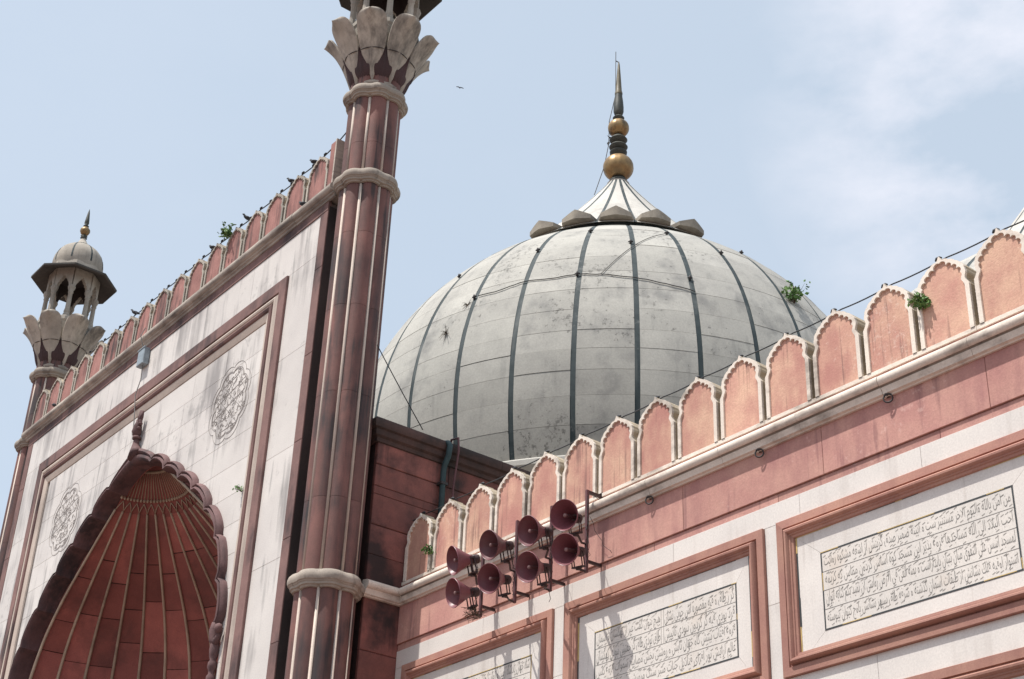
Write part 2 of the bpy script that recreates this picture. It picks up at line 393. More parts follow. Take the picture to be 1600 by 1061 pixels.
def make_merlon_meshes(H, red, seed=0, jit=0.0012):
    rj = random.Random(seed)
    o, i = merlon_outline(H)
    left = [(-x, z) for x, z in reversed(o)][:-1] + o
    body = G(); body.prism(list(reversed(left)), 0.012, 0.27, 0)
    body_me = body.build('merlon_body', 'merlon_side')
    n = 120
    oo = resample(o, n); ii = resample(i, n)
    oo = [(x+rj.gauss(0, jit), z+rj.gauss(0, jit)) if 0 < k_ < n-1 else (x, z) for k_, (x, z) in enumerate(oo)]
    ii = [(x+rj.gauss(0, jit*0.6), z+rj.gauss(0, jit*0.6)) if 0 < k_ < n-1 else (x, z) for k_, (x, z) in enumerate(ii)]
    tr = G()
    for sgn in (1, -1):
        A = [(sgn*x, z) for x, z in oo]; B = [(sgn*x, z) for x, z in ii]
        rows = [[(x, 0.014, z) for x, z in A], [(x, -0.026, z) for x, z in A],
                [(x, -0.026, z) for x, z in B], [(x, 0.012, z) for x, z in B]]
        tr.grid(rows if sgn > 0 else [list(reversed(r)) for r in rows])
    trim_me = tr.build('trim', 'cream_stone' if red == 'merlon_red' else 'chhatri_stone')
    il = [(-x, z) for x, z in reversed(ii)][:-1] + ii
    inf = G(); inf.poly([(x, 0.004, z) for x, z in reversed(il)])
    inf_me = inf.build('infill', red)
    return body_me, trim_me, inf_me

def place_merlon(meshes, parent, loc):
    b = add('merlon', meshes[0], parent, loc)
    add('trim', meshes[1], b)
    add('infill', meshes[2], b)
    return b

# a moulding profile in (depth towards viewer, z) swept along x, cut into stones
def moulding_stones(parent, prof, x0, x1, step, yface, mats, ms, name='cornice_stone', jitter=0.12, gap=0.006):
    x = x0
    while x < x1-0.05:
        xe = min(x1, x+step*(1+random.uniform(-jitter, jitter)))
        if x1-xe < 0.4: xe = x1
        dy = random.uniform(-0.004, 0.004)
        s = G()
        ring = [(yface-d+dy, z) for d, z in prof]
        rows = []
        for xx in (x+gap/2, xe-gap/2):
            rows.append([(xx, y, z) for y, z in ring])
        k = 0
        n = len(ring)
        s.v = rows[0]+rows[1]
        for j in range(n-1):
            s.f.append((j, j+1, n+j+1, n+j)); s.m.append(ms[j])
        s.f.append(tuple(range(n-1, -1, -1))); s.m.append(0)
        s.f.append(tuple(range(n, 2*n))); s.m.append(0)
        me = s.build(name, mats)
        smooth_angle(me, 35)
        add(name, me, parent)
        x = xe

# ------------------------------------------------------------------ WING
wing = thing('wing_wall', (-14, 14.3, GZ), 'long red sandstone and white marble wall with inscription panels and scalloped battlements on the right', 'wall')
wing_inv = Vector((14, -14.3, -GZ))
def wadd(name, me, parent=None):
    o = add(name, me, wing if parent is None else parent)
    if parent is None: o.location = wing_inv
    return o
WX0, WX1 = -21.455, -4.0
g = G(); g.box(WX0, WX1, 14.05, 14.75, GZ, 9.26)
wadd('core_wall', g.build('core_wall', 'hall_joint'))
g = G(); g.box(WX0, WX1, 14.75, 30, 8.7, 9.2)
wadd('roof', g.build('roof', 'roof_plaster'))
# frieze of red slabs
for x0, x1 in ((WX0, -19.2), (-19.2, -16.9), (-16.9, -14.38), (-14.38, -11.80), (-11.80, -9.25), (-9.25, -6.7), (-6.7, WX1)):
    g = G(); g.bevbox(x0+0.003, x1-0.003, 13.985, 14.06, 8.245, 8.96, 0.004)
    wadd('frieze_slab', g.build('frieze_slab', 'frieze_red'))
for x0, x1 in ((WX0, -20.1), (-20.1, -17.6), (-17.6, -15.0), (-15.0, -12.62), (-12.62, -10.0), (-10.0, -7.4), (-7.4, WX1)):
    g = G(); g.bevbox(x0+0.003, x1-0.003, 14.012, 14.06, 8.117, 8.236, 0.003)
    wadd('string_course_stone', g.build('string_course_stone', 'frieze_red'))
# cornice
prof = [(-0.02, 8.92), (0.05, 8.92), (0.058, 8.935), (0.092, 8.95), (0.10, 8.99), (0.118, 9.028), (0.118, 9.042),
        (0.146, 9.048), (0.172, 9.068), (0.186, 9.10), (0.188, 9.13), (0.174, 9.163), (0.145, 9.187), (0.11, 9.20), (0.0, 9.215), (-0.02, 9.215)]
prof_w = prof
for xs in (0,):
    tmp = thing  # keep name
moul = []
def mould_wing():
    x = WX0+0.19
    random.seed(3)
    while x < WX1-0.05:
        xe = min(WX1, x+1.32*(1+random.uniform(-0.12, 0.12)))
        if WX1-xe < 0.4: xe = WX1
        dy = random.uniform(-0.004, 0.004)
        s = G()
        ring = [(14.0-d+dy, z) for d, z in prof]
        n = len(ring)
        s.v = [(x+0.003, y, z) for y, z in ring]+[(xe-0.003, y, z) for y, z in ring]
        for j in range(n-1):
            s.f.append((j, n+j, n+j+1, j+1)); s.m.append(1 if j in (5, 6) else 0)
        s.f.append(tuple(range(0, n))); s.m.append(0)
        s.f.append(tuple(range(2*n-1, n-1, -1))); s.m.append(0)
        me = s.build('cornice_stone', ['cream_stone', 'ring_grey']); smooth_angle(me, 35)
        wadd('cornice_stone', me)
        x = xe
mould_wing()
# inside corner: the cornice turns and runs along the side wall of the hall
s = G()
c1 = [(-21.45+0.0, 13.27, z) for d, z in prof]
rowA = [(-21.45+d, 13.20, z) for d, z in prof]
rowB = [(-21.45+d, 14.0-d, z) for d, z in prof]
rowC = [(WX0+0.19, 14.0-d, z) for d, z in prof]
s.grid([rowA, rowB]); s.grid([rowB, rowC])
s.f.append(tuple(range(len(prof)))); s.m.append(0)
me = s.build('corner_cornice_stone', 'cream_stone'); smooth_angle(me, 35)
wadd('corner_cornice_stone', me)
# base courses of the battlement
g = G(); g.box(WX0, WX1, 14.005, 14.3, 9.20, 9.305)
wadd('parapet_base', g.build('parapet_base', 'frieze_red'))
x = WX0
while x < WX1-0.1:
    xe = min(WX1, x+1.736)
    g = G(); g.bevbox(x+0.002, xe-0.002, 13.985, 14.28, 9.305, 9.362, 0.003)
    wadd('parapet_coping', g.build('parapet_coping', 'cream_stone'))
    x = xe
MW = [make_merlon_meshes(1.165, 'merlon_red', q) for q in range(5)]
merlon_x = [-21.0+0.868*k for k in range(18)]
for k, x in enumerate(merlon_x):
    place_merlon(MW[(k*3) % 5], wing, Vector((x, 14.0, 9.362))+wing_inv)

# marble face: bands between the red frames
FR = [(-21.20, -17.20, 5.745, 7.81), (-16.925, -12.875, 5.745, 7.81), (-12.635, -8.42, 5.745, 7.81), (-8.15, -4.1, 5.745, 7.81)]
def mslab(x0, x1, z0, z1, y=14.0):
    g = G(); g.bevbox(x0+0.002, x1-0.002, y, 14.06, z0+0.002, z1-0.002, 0.003)
    wadd('marble_slab', g.build('marble_slab', 'marble_wing'))
xs = [WX0, -19.0, -16.8, -14.6, -12.25, -10.3, -8.3, -6.2, WX1]
for a, b in zip(xs, xs[1:]): mslab(a, b, 7.81, 8.117)
xs = [WX0, -20.2, -17.9, -15.5, -13.4, -11.2, -9.0, -6.8, WX1]
for a, b in zip(xs, xs[1:]): mslab(a, b, 5.355, 5.745)
cols_ = [(WX0, -21.20), (-17.20, -16.925), (-12.875, -12.635), (-8.42, -8.15), (-4.1, WX1)]
for a, b in cols_:
    mslab(a, b, 6.75, 7.81); mslab(a, b, 5.745, 6.75); mslab(a, b, 3.3, 5.355)
xs = [WX0, -19.0, -16.8, -14.6, -12.25, -10.3, -8.3, -6.2, WX1]
for a, b in zip(xs, xs[1:]):
    mslab(a, b, 2.0, 3.3); mslab(a, b, 0.2, 2.0); mslab(a, b, GZ, 0.2)

def frame_sides(parent, x0, x1, z0, z1, prof, mats, ms, yface, sides='tblr', name='frame_bar', off=Vector((0, 0, 0))):
    """mitred frame: prof = (inset from the outer edge, depth towards the viewer)"""
    def corner(cx, cz, sx, sz, i, d): return (cx+sx*i, yface-d, cz+sz*i)
    C = {'tl': (x0, z1, 1, -1), 'tr': (x1, z1, -1, -1), 'bl': (x0, z0, 1, 1), 'br': (x1, z0, -1, 1)}
    for sd_, (a, b) in {'t': ('tl', 'tr'), 'b': ('br', 'bl'), 'l': ('bl', 'tl'), 'r': ('tr', 'br')}.items():
        if sd_ not in sides: continue
        A = [corner(*C[a], i, d) for i, d in prof]
        B = [corner(*C[b], i, d) for i, d in prof]
        s = G(); s.grid([list(p) for p in zip(A, B)], mrow=None)
        s.m = list(ms)
        # closing back
        me = s.build(name, mats)
        smooth_angle(me, 30)
        o = add(name, me, parent); o.location = off
fprof = [(0, -0.02), (0, 0.045), (0.006, 0.050), (0.112, 0.050), (0.118, 0.020), (0.136, 0.016), (0.142, 0.045), (0.152, 0.080), (0.172, 0.100),
         (0.196, 0.096), (0.210, 0.074), (0.216, 0.052), (0.236, 0.050), (0.242, 0.034), (0.272, 0.028), (0.282, 0.004), (0.286, -0.03)]
for x0, x1, z0, z1 in FR:
    frame_sides(wing, x0, x1, z0, z1, fprof, 'frame_red', [0]*(len(fprof)-1), 14.0, 'tblr', 'frame_bar', wing_inv)
    # black and yellow inlay line round the marble
    a0, a1, c0, c1 = x0+0.286, x1-0.286, z0+0.15, z1-0.286
    g = G()
    def dash(g, p, q, horiz, y=14.0, wd=0.014):
        t = 0.0
        Lh = abs(q-p)
        segs = []
        while t < Lh:
            ln = random.uniform(0.10, 0.45)
            segs.append((p+t, min(q, p+t+ln), 1 if random.random() < 0.30 else 0))
            t += ln
        return segs
# lower register of frames (its top shows along the bottom edge)
for x0, x1, z0, z1 in FR:
    frame_sides(wing, x0, x1, 3.3, 5.355, fprof, 'frame_red', [0]*(len(fprof)-1), 14.0, 'tblr', 'frame_bar', wing_inv)
    mslab(x0+0.28, x1-0.28, 3.3+0.28, 5.355-0.28, 14.004)

# ---- inscriptions: Arabic letters joined by choosing their presentation forms
forms = {}
for cp in list(range(0xFB50, 0xFC00)) + list(range(0xFE70, 0xFEFD)):
    try: dec = unicodedata.decomposition(chr(cp))
    except Exception: continue
    if dec.startswith('<') and dec.count(' ') == 1:
        kind, base = dec.split(' ')
        forms.setdefault(chr(int(base, 16)), {})[kind[1:-1]] = chr(cp)
def shape(txt):
    out_ = []
    n = len(txt)
    def joins_next(c): return c in forms and 'initial' in forms[c]
    def joins_prev(c): return c in forms and 'final' in forms[c]
    i = 0
    while i < n:
        c = txt[i]
        if c == '\u0644' and i+1 < n and txt[i+1] == '\u0627':
            prev = i > 0 and joins_next(txt[i-1])
            out_.append('\ufefc' if prev else '\ufefb')
            i += 2; continue
        if c in forms:
            prev = i > 0 and joins_next(txt[i-1])
            nxt = i+1 < n and joins_prev(txt[i+1]) and joins_next(c)
            k = 'medial' if prev and nxt else 'final' if prev else 'initial' if nxt else 'isolated'
            out_.append(forms[c].get(k, forms[c].get('isolated', c)))
        else:
            out_.append(c)
        i += 1
    return ''.join(reversed(out_))

def text_mesh(s_, wdt, hgt, ext=0.0):
    cu = bpy.data.curves.new('letters', 'FONT')
    cu.body = shape(s_)
    cu.resolution_u = 2
    cu.offset = -0.014
    o = bpy.data.objects.new('letters', cu)
    col.objects.link(o)
    bpy.context.view_layer.update()
    dg = bpy.context.evaluated_depsgraph_get()
    me = bpy.data.meshes.new_from_object(o.evaluated_get(dg))
    bpy.data.objects.remove(o)
    vs = [v.co.copy() for v in me.vertices]
    fs = [tuple(p.vertices) for p in me.polygons]
    bpy.data.meshes.remove(me)
    if not vs: return [], []
    x0 = min(v.x for v in vs); x1 = max(v.x for v in vs); y0 = min(v.y for v in vs); y1 = max(v.y for v in vs)
    return [((v.x-x0)/(x1-x0)*wdt, (v.y-y0)/(y1-y0)*hgt) for v in vs], fs

ROWS3 = ["من امن بالله واليوم الاخر مستنير ست و ايينه ضمير صدق گزينش از اشعه مشكوة روايت",
         "احب البلاد الى الله مساجدها فروغ پذير اين مسجد كوه اساس گردون مماس كه كريمه",
         "لمسجد اسس على التقوى مبان بنيان پايداراست و بمنه القى فى الارض رواسى ان تميد بكم كنايه ايوان",
         "استوار اوقبه فلك نشانش از طبقات اسمان گذشته و شرفه طاق سپهر نشانش باوج كيوان پيوسته"]
ROWS2 = [("گر ز طاق و قبه مقصوره اش جويى نشان", "هيچ نتوان گفت غير از كهكشان و اسمان"),
         ("فرد بودى قبه گر گردون نبودى ثانيش", "طاق بودى طاق گر جفتش نبودى كهكشان"),
         "فروغ افتاب بينش گاو جهان تابش و روشنى بخش مصابيح سموات فروغ كلس",
         "عالم ارايش نور افزاى قناديل جنات منبر سنگ مرمرش چون صخره مسجد"]
ROWS1 = [("شاه جهان پادشاه زمين و زمان كيهان خديو", "كشورستان گيتى خداوند گردون توان"),
         "موسس قوانين عدل و سياست مشيد اركان ملك و دولت بسيار دان عالى فطرت",
         "قضا فرمان قدر قدرت فرخنده راى خجسته منظر فرخ طالع بلند اختر",
         "اسمان حشمت انجم سپاه خورشيد عظمت فلك بارگاه"]

def inscription(x0, x1, z0, z1, rows, seed):
    rnd = random.Random(seed)
    g = G()
    y = 13.9985
    g.bevbox(x0, x1, y, 14.055, z0, z1, 0.002)
    panel = wadd('inscription_panel', g.build('inscription_panel', 'inscription_marble'))
    panel['label'] = 'white marble panel carved with lines of dark Arabic script'
    # border in black and yellow pieces (with gaps where the inlay fell out)
    b = G()
    wd = 0.022
    def run(ax, p, q, fixed):
        t = p
        while t < q:
            ln = rnd.uniform(0.08, 0.5)
            e = min(q, t+ln)
            kx = rnd.random()
            m = 1 if kx < 0.38 else 0
            for o_, mm in ((0.0, 0), (wd*0.45, m)):
                f0 = fixed+o_; f1 = fixed+o_+wd*0.45
                if ax == 'x': b.box(t, e, y-0.002-0.0007*(mm+1), y, f0, f1, mm)
                else: b.box(f0, f1, y-0.002-0.0007*(mm+1), y, t, e, mm)
            t = e
    run('x', x0, x1, z0); run('x', x0, x1, z1-wd)
    run('z', z0+wd, z1-wd, x0); run('z', z0+wd, z1-wd, x1-wd)
    add('inlay_border', b.build('inlay_border', ['inlay_black', 'inlay_gold']), panel)
    # rules between the rows
    n = len(rows)
    hh = (z1-z0-2*wd)/n
    t = G()
    for i in range(1, n):
        zz = z1-wd-hh*i
        t.box(x0+wd, x1-wd, y-0.0025, y, zz-0.003, zz+0.003)
    def put(s_, a, c, zlo, zhi):
        vs, fs = text_mesh(s_, c-a, zhi-zlo)
        k = len(t.v)
        for vx, vz in vs: t.v.append((a+vx, y-0.003, zlo+vz))
        for f in fs: t.f.append(tuple(k+q for q in f)); t.m.append(0)
        # vowel strokes floating above the line
        cnt = int((c-a)/0.05)
        for q in range(cnt):
            px = a+(c-a)*(q+rnd.random())/cnt; pz = zlo+(zhi-zlo)*rnd.choice((rnd.uniform(0.72, 0.98), rnd.uniform(0.72, 0.98), rnd.uniform(0.02, 0.15)))
            t.poly([(px-0.022, y-0.003, pz-0.008), (px+0.022, y-0.003, pz+0.010), (px+0.020, y-0.003, pz+0.016), (px-0.024, y-0.003, pz-0.002)])
    for i, r in enumerate(rows):
        zt = z1-wd-hh*i-0.012; zb_ = zt-hh+0.022
        if isinstance(r, tuple):
            mid = (x0+x1)/2
            t.box(mid-0.027, mid-0.023, y-0.0025, y, zb_-0.012, zt+0.012); t.box(mid+0.023, mid+0.027, y-0.0025, y, zb_-0.012, zt+0.012)
            put(r[0], mid+0.045, x1-wd-0.03, zb_, zt); put(r[1], x0+wd+0.03, mid-0.045, zb_, zt)
        else:
            put(r, x0+wd+0.03, x1-wd-0.03, zb_, zt)
    add('inscription', t.build('inscription', 'text_ink'), panel)

INS = [(-20.68, -17.715, ROWS1), (-16.263, -13.415, ROWS2), (-11.955, -9.105, ROWS3), (-7.55, -4.7, ROWS1)]
for k, ((fx0, fx1, fz0, fz1), (ix0, ix1, rows)) in enumerate(zip(FR, INS)):
    a0, a1, c0, c1 = fx0+0.286, fx1-0.286, fz0+0.145, fz1-0.27
    iz0, iz1 = 6.205, 7.222
    # four mitred margin slabs
    e = 0.0015
    for pts in ([(a0, c1), (a1, c1), (ix1, iz1), (ix0, iz1)], [(ix0, iz0), (ix1, iz0), (a1, c0), (a0, c0)],
                [(a0, c1), (ix0, iz1), (ix0, iz0), (a0, c0)], [(ix1, iz1), (a1, c1), (a1, c0), (ix1, iz0)]):
        cx = sum(p[0] for p in pts)/4; cz = sum(p[1] for p in pts)/4
        pts = [(p[0]+(e if p[0] < cx else -e), p[1]+(e if p[1] < cz else -e)) for p in pts]
        g = G(); g.prism(list(reversed(pts)), 14.0, 14.055)
        wadd('marble_margin', g.build('marble_margin', 'marble_wing'))
    # dark and yellow inlay line just inside the frame, widened to paint its shadow
    rnd = random.Random(50+k)
    g = G()
    def run2(ax, p, q, fixed):
        t = p
        while t < q:
            e_ = min(q, t+rnd.uniform(0.1, 0.6)); m = 1 if rnd.random() < 0.3 else 0
            if rnd.random() < 0.85:
                wd_ = rnd.uniform(0.014, 0.028)
                if ax == 'x': g.box(t, e_, 13.994-0.001*m, 13.9995, fixed, fixed+wd_, m)
                else: g.box(fixed, fixed+wd_, 13.994-0.001*m, 13.9995, t, e_, m)
            t = e_
    run2('x', a0, a1, c1-0.016); run2('x', a0, a1, c0+0.002)
    run2('z', c0+0.02, c1-0.02, a0+0.004); run2('z', c0+0.02, c1-0.02, a1-0.02)
    wadd('inlay_shadow_line', g.build('inlay_shadow_line', ['inlay_black', 'inlay_gold']))
    inscription(ix0, ix1, iz0, iz1, rows, 10+k)

# ------------------------------------------------------------------ REAR HALL
hall = thing('prayer_hall', (-30, 24, GZ), 'dark weathered red sandstone hall block under the big dome, its side wall in shade', 'building')
hoff = Vector((30, -24, -GZ))
def hadd(name, me, parent=None):
    o = add(name, me, hall if parent is None else parent)
    if parent is None: o.location = hoff
    return o
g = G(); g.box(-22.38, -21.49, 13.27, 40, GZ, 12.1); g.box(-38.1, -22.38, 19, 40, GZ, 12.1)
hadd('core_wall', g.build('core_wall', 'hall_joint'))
courses = [(8.0, 8.93), (9.22, 9.72), (9.72, 10.28), (10.28, 10.86), (10.86, 11.02), (11.02, 11.44), (11.44, 11.86)]
rnd = random.Random(4)
for k, (z0, z1) in enumerate(courses+[(GZ, 1), (1, 3.5), (3.5, 6), (6, 8.0)]):
    y = 13.25 - (rnd.random()*0.3 if 0 < k < 7 else 0)*0
    first = True
    while y < 24:
        ln = rnd.uniform(1.1, 2.3)
        g = G()
        pr_ = rnd.uniform(-0.012, 0.006)
        # stone facing +x : build facing -y then swap
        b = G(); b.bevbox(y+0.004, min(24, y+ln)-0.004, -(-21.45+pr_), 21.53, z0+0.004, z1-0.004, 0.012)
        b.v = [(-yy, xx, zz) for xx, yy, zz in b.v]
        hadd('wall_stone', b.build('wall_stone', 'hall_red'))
        y += ln
hp = [(0.0, 11.85), (0.035, 11.86), (0.045, 11.93), (0.10, 11.96), (0.12, 12.02), (0.12, 12.06), (0.17, 12.08), (0.19, 12.14), (0.185, 12.22), (0.16, 12.26), (0.0, 12.27), (-0.6, 12.27)]
y = 13.24
rnd = random.Random(9)
first = True
while y < 36:
    ye = min(36, y+rnd.uniform(1.1, 1.7))
    s = G()
    ya = [(-21.45+d, (y-d if first else y+0.003), z) for d, z in hp]; yb = [(-21.45+d, ye-0.003, z) for d, z in hp]
    if first: ya[-1] = (-22.05, 13.24, 12.27)
    s.grid([ya, yb])
    s.f.append(tuple(range(len(hp)-1))); s.m.append(0)
    if first:
        yc = [(-22.4, 13.24-d, z) for d, z in hp]
        s.grid([yc[:-1], ya[:-1]])
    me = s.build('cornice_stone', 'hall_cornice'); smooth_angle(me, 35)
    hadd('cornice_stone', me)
    first = False
    y = ye
g = G(); g.box(-38.1, -21.6, 18.5, 40, 12.1, 12.24)
hadd('roof', g.build('roof', 'roof_plaster'))

# ------------------------------------------------------------------ DOMES
def make_dome(name, cx, cy, cz, Rd, S, zdrum0, label, full):
    t = thing(name, (cx, cy, zdrum0), label, 'dome')
    off = cz-zdrum0
    def dadd(n_, me, rz=0, parent=None): return add(n_, me, parent or t, (0, 0, off if parent is None else 0), rz)
    # dark joint core
    prof = [(math.cos(R(a))*(Rd-0.03*S), math.sin(R(a))*(Rd-0.03*S)) for a in range(-18, 75, 3)]
    g = G(); g.lathe(prof, n=96)
    me = g.build('joint_core', 'dome_joint', True); dadd('joint_core', me)
    lats = [-15.3, -9.55, -4.13, 0.79, 5.2, 9.29, 14.33, 19.67, 25.0, 30.4, 35.8, 41.2, 46.8, 52.3, 57.5, 62.5, 66.8]
    half = math.degrees(0.066/7.8)
    rnd_ = random.Random(5)
    stones = []
    for a, b in zip(lats, lats[1:]):
        ga = 0.032
        rows = []
        nz_ = 3
        for i in range(nz_+1):
            la = R(a+ga+(b-a-2*ga)*i/nz_)
            hw = R(5.625) - (R(half)+0.0)/max(0.35, math.cos(la))*1.0
            rows.append([(Rd*math.cos(la)*math.cos(-hw+2*hw*j/4), Rd*math.cos(la)*math.sin(-hw+2*hw*j/4), Rd*math.sin(la)) for j in range(5)])
        s = G(); s.grid(rows)
        # returns down into the joints
        k = 0.972 if True else 1
        lo = [tuple(c*(1-0.035/Rd) for c in p) for p in rows[0]]; hi_ = [tuple(c*(1-0.035/Rd) for c in p) for p in rows[-1]]
        s.grid([lo, rows[0]]); s.grid([rows[-1], hi_])
        for j in (0, -1):
            e = [r[j] for r in rows]; d_ = [tuple(c*(1-0.035/Rd) for c in p) for p in e]
            s.grid([e, d_] if j == 0 else [d_, e])
        me = s.build('dome_stone', 'dome_stone'); smooth_angle(me, 30)
        stones.append(me)
    far = G()
    for k in range(32):
        az = -4.3-11.25*k+5.625
        while az < -180: az += 360
        rel = (az+41.5+180) % 360-180
        vis = full and abs(rel) < 92
        for me in stones:
            if vis:
                o = dadd('dome_stone', me, R(az))
                # slightly uneven courses
                o.scale = (1+rnd_.uniform(-0.0006, 0.0008),)*3
            else:
                kk = len(far.v); ca, sa = math.cos(R(az)), math.sin(R(az))
                far.v += [(v.co.x*ca-v.co.y*sa, v.co.x*sa+v.co.y*ca, v.co.z) for v in me.vertices]
                far.f += [tuple(kk+i for i in p.vertices) for p in me.polygons]; far.m += [0]*len(me.polygons)
    me = far.build('dome_stone_far', 'dome_stone', True)
    o = dadd('dome_stone', me); o['kind'] = 'stuff'
    # dark inlaid meridian strips
    s = G()
    rows = []
    for i in range(28):
        la = R(-15.3+82*i/27)
        hw = R(half)/max(0.35, math.cos(la))
        rr = Rd-0.006
        rows.append([(rr*math.cos(la)*math.cos(-hw), rr*math.cos(la)*math.sin(-hw), rr*math.sin(la)), (rr*math.cos(la)*math.cos(hw), rr*math.cos(la)*math.sin(hw), rr*math.sin(la))])
    s.grid(rows); me = s.build('inlay_stripe', 'dome_stripe', True)
    for k in range(32): dadd('inlay_stripe', me, R(-4.3-11.25*k))
    # ledge and drum
    g = G(); r0 = Rd*math.cos(R(15.3)); zl = -Rd*math.sin(R(15.3))
    g.lathe([(r0-0.2, zl+0.02), (r0+0.16, zl+0.0), (r0+0.22, zl-0.05), (r0+0.22, zl-0.18), (r0+0.10, zl-0.30), (r0-0.1, zl-0.34)], n=96)
    me = g.build('drum_ledge', 'lotus_cap', True); smooth_angle(me, 30); dadd('drum_ledge', me)
    g = G(); g.lathe([(r0-0.1, zl-0.30), (r0-0.25, zl-0.9), (r0-0.25, -off)], n=96)
    dadd('drum', g.build('drum', 'dome_stone', True))
    # inverted lotus at the crown
    g = G()
    zr = Rd*math.sin(R(65.5)); rr = Rd*math.cos(R(65.5))
    g.lathe([(rr+0.16*S, zr-0.02), (rr+0.20*S, zr+0.10*S), (rr-0.25*S, zr+0.22*S), (rr-0.6*S, zr+0.2*S)], n=64)
    me = g.build('crown_ring', 'dome_stripe', True)
    if full: dadd('crown_ring', me)
    # petal blocks
    wv = 0.56*S
    pr = []
    for i in range(6):
        u = i/5                     # from root to tip
        rad = rr-0.55*S+u*0.98*S
        hw_ = wv*(1.0 if u < 0.55 else 1.0-0.22*(u-0.55)/0.45)
        zz = zr+0.20*S-0.10*S*u+0.06*S*u*u
        thick = (0.11+0.07*u)*S
        rowt = []; rowb = []
        for j in range(9):
            v = -1+j/4
            crown = (1-abs(v))*0.19*S*u
            ext = (1-abs(v)**1.3)*0.13*S*u
            rowb.append((rad+ext, v*hw_, zz-thick*0.5+crown*0.25+0.05*S*abs(v)*u))
            rowt.append((rad+ext, v*hw_, zz+thick*0.5+crown*0.9))
        pr.append((rowb, rowt))
    s = G()
    s.grid([p[1] for p in pr]); s.grid([list(reversed(p[0])) for p in pr])
    s.grid([pr[-1][0], pr[-1][1]][::-1])
    s.grid([[p[0][0] for p in pr], [p[1][0] for p in pr]]); s.grid([[p[1][-1] for p in pr], [p[0][-1] for p in pr]])
    me = s.build('petal_block', 'petal_block'); smooth_angle(me, 35)
    for k in range(20 if full else 0):
        if k in (3, 17): continue      # two blocks have been lost
        dadd('petal_block', me, R(-42.5+18*k))
    # cone of slabs with dark inlay
    def cone_r(z): # z measured down from the apex
        if not full: return S*(0.32+0.62*z/S+0.028*(z/S)**2)
        return S*(0.34+0.70*z/S+0.045*(z/S)**2)
    ztop = S*(28.0-17.13)
    H_ = ztop-zr-0.02*S
    ncone = 20
    for k in range(ncone):
        s = G(); rows = []; rows2 = []
        for i in range(9):
            d = H_*i/8; r_ = cone_r(d); hw_ = PI/ncone-0.045*S/max(r_, 0.45)
            rows.append([(r_*math.cos(-hw_+2*hw_*j/6), r_*math.sin(-hw_+2*hw_*j/6), ztop-d) for j in range(7)])
            hs = 0.05*S/max(r_, 0.45)*(0.85+0.3*i/8)
            r3_ = r_-0.004
            rows2.append([(r3_*math.cos(a), r3_*math.sin(a), ztop-d) for a in (-hs, 0, hs)])
        s.grid(rows); me = s.build('crown_slab', 'lotus_cap', True); dadd('crown_slab', me, R(-41.5-10+18*k+9))
        s2 = G(); s2.grid(rows2); dadd('crown_stripe', s2.build('crown_stripe', 'dome_stripe', True), R(-41.5-10+18*k))
    # finial
    def fz(z): return (z-28.0)*S+ztop
    def part(n_, pts, mat, nseg=28, smooth=True):
        g = G(); g.lathe([(r_*S, fz(z)) for r_, z in pts], n=nseg); me = g.build(n_, mat, smooth); smooth_angle(me, 45); return dadd(n_, me)
    part('finial_cap', [(0.34, 27.98), (0.36, 28.02), (0.30, 28.05), (0.22, 28.06)], 'lotus_cap')
    part('finial_disc', [(0.16, 28.02), (0.28, 28.06), (0.30, 28.12), (0.27, 28.18), (0.18, 28.22), (0.16, 28.25), (0.22, 28.27), (0.12, 28.3)], 'finial_dark')
    def ball(zc, r_, n_):
        g = G(); rows = []
        for i in range(17):
            la = -PI/2+PI*i/16
            row = []
            for j in range(48):
                lob = 1-0.035*abs(math.sin(j/48*PI*8))**0.5 if False else 1-0.03*(1-abs(math.sin(j/48*PI*8)))**3
                row.append((r_*S*math.cos(la)*lob*math.cos(2*PI*j/48), r_*S*math.cos(la)*lob*math.sin(2*PI*j/48), fz(zc+r_*0.92*math.sin(la))))
            rows.append(row)
        g.grid(rows, closed=True); me = g.build(n_, 'gilt', True); dadd(n_, me)
    ball(28.68, 0.49, 'finial_ball')
    part('finial_collar', [(0.15, 29.05), (0.19, 29.14), (0.27, 29.22), (0.28, 29.28), (0.20, 29.33), (0.17, 29.36), (0.27, 29.42), (0.30, 29.48), (0.26, 29.54), (0.15, 29.58),
                           (0.14, 29.62), (0.24, 29.68), (0.29, 29.76), (0.24, 29.84), (0.16, 29.88), (0.15, 29.93)], 'finial_dark')
    ball(30.24, 0.345, 'finial_ball')
    part('finial_disc', [(0.10, 30.53), (0.17, 30.58), (0.19, 30.64), (0.14, 30.70), (0.09, 30.73)], 'finial_dark')
    part('finial_vase', [(0.08, 30.73), (0.13, 30.78), (0.165, 30.9), (0.165, 31.1), (0.15, 31.3), (0.125, 31.5), (0.118, 31.62)], 'finial_dark')
    part('finial_spike', [(0.125, 31.60), (0.13, 31.66), (0.105, 31.75), (0.085, 32.1), (0.06, 32.5), (0.035, 32.85), (0.012, 32.98)], 'finial_bronze')
    if full:
        g = G()
        side = Vector((-0.6, -0.8, 0))*0.10
        g.tube([(side.x, side.y, fz(z)) for z in (31.6, 32.2, 33.4)], 0.012, 6)
        g.tube([(side.x, side.y, fz(33.02)), (0, 0, fz(32.95))], 0.016, 6)
        s5 = Vector((-0.6, -0.8, 0))
        g.tube([(side.x, side.y, fz(31.6)), (s5.x*0.3, s5.y*0.3, fz(30.5)), (s5.x*0.31, s5.y*0.31, fz(29.6)), (s5.x*0.45, s5.y*0.45, fz(28.7)), (s5.x*0.75, s5.y*0.75, fz(27.6))], 0.014, 6)
        dadd('lightning_rod', g.build('lightning_rod', 'iron'))
        # rag of weathered cloth caught on the rod
        g = G()
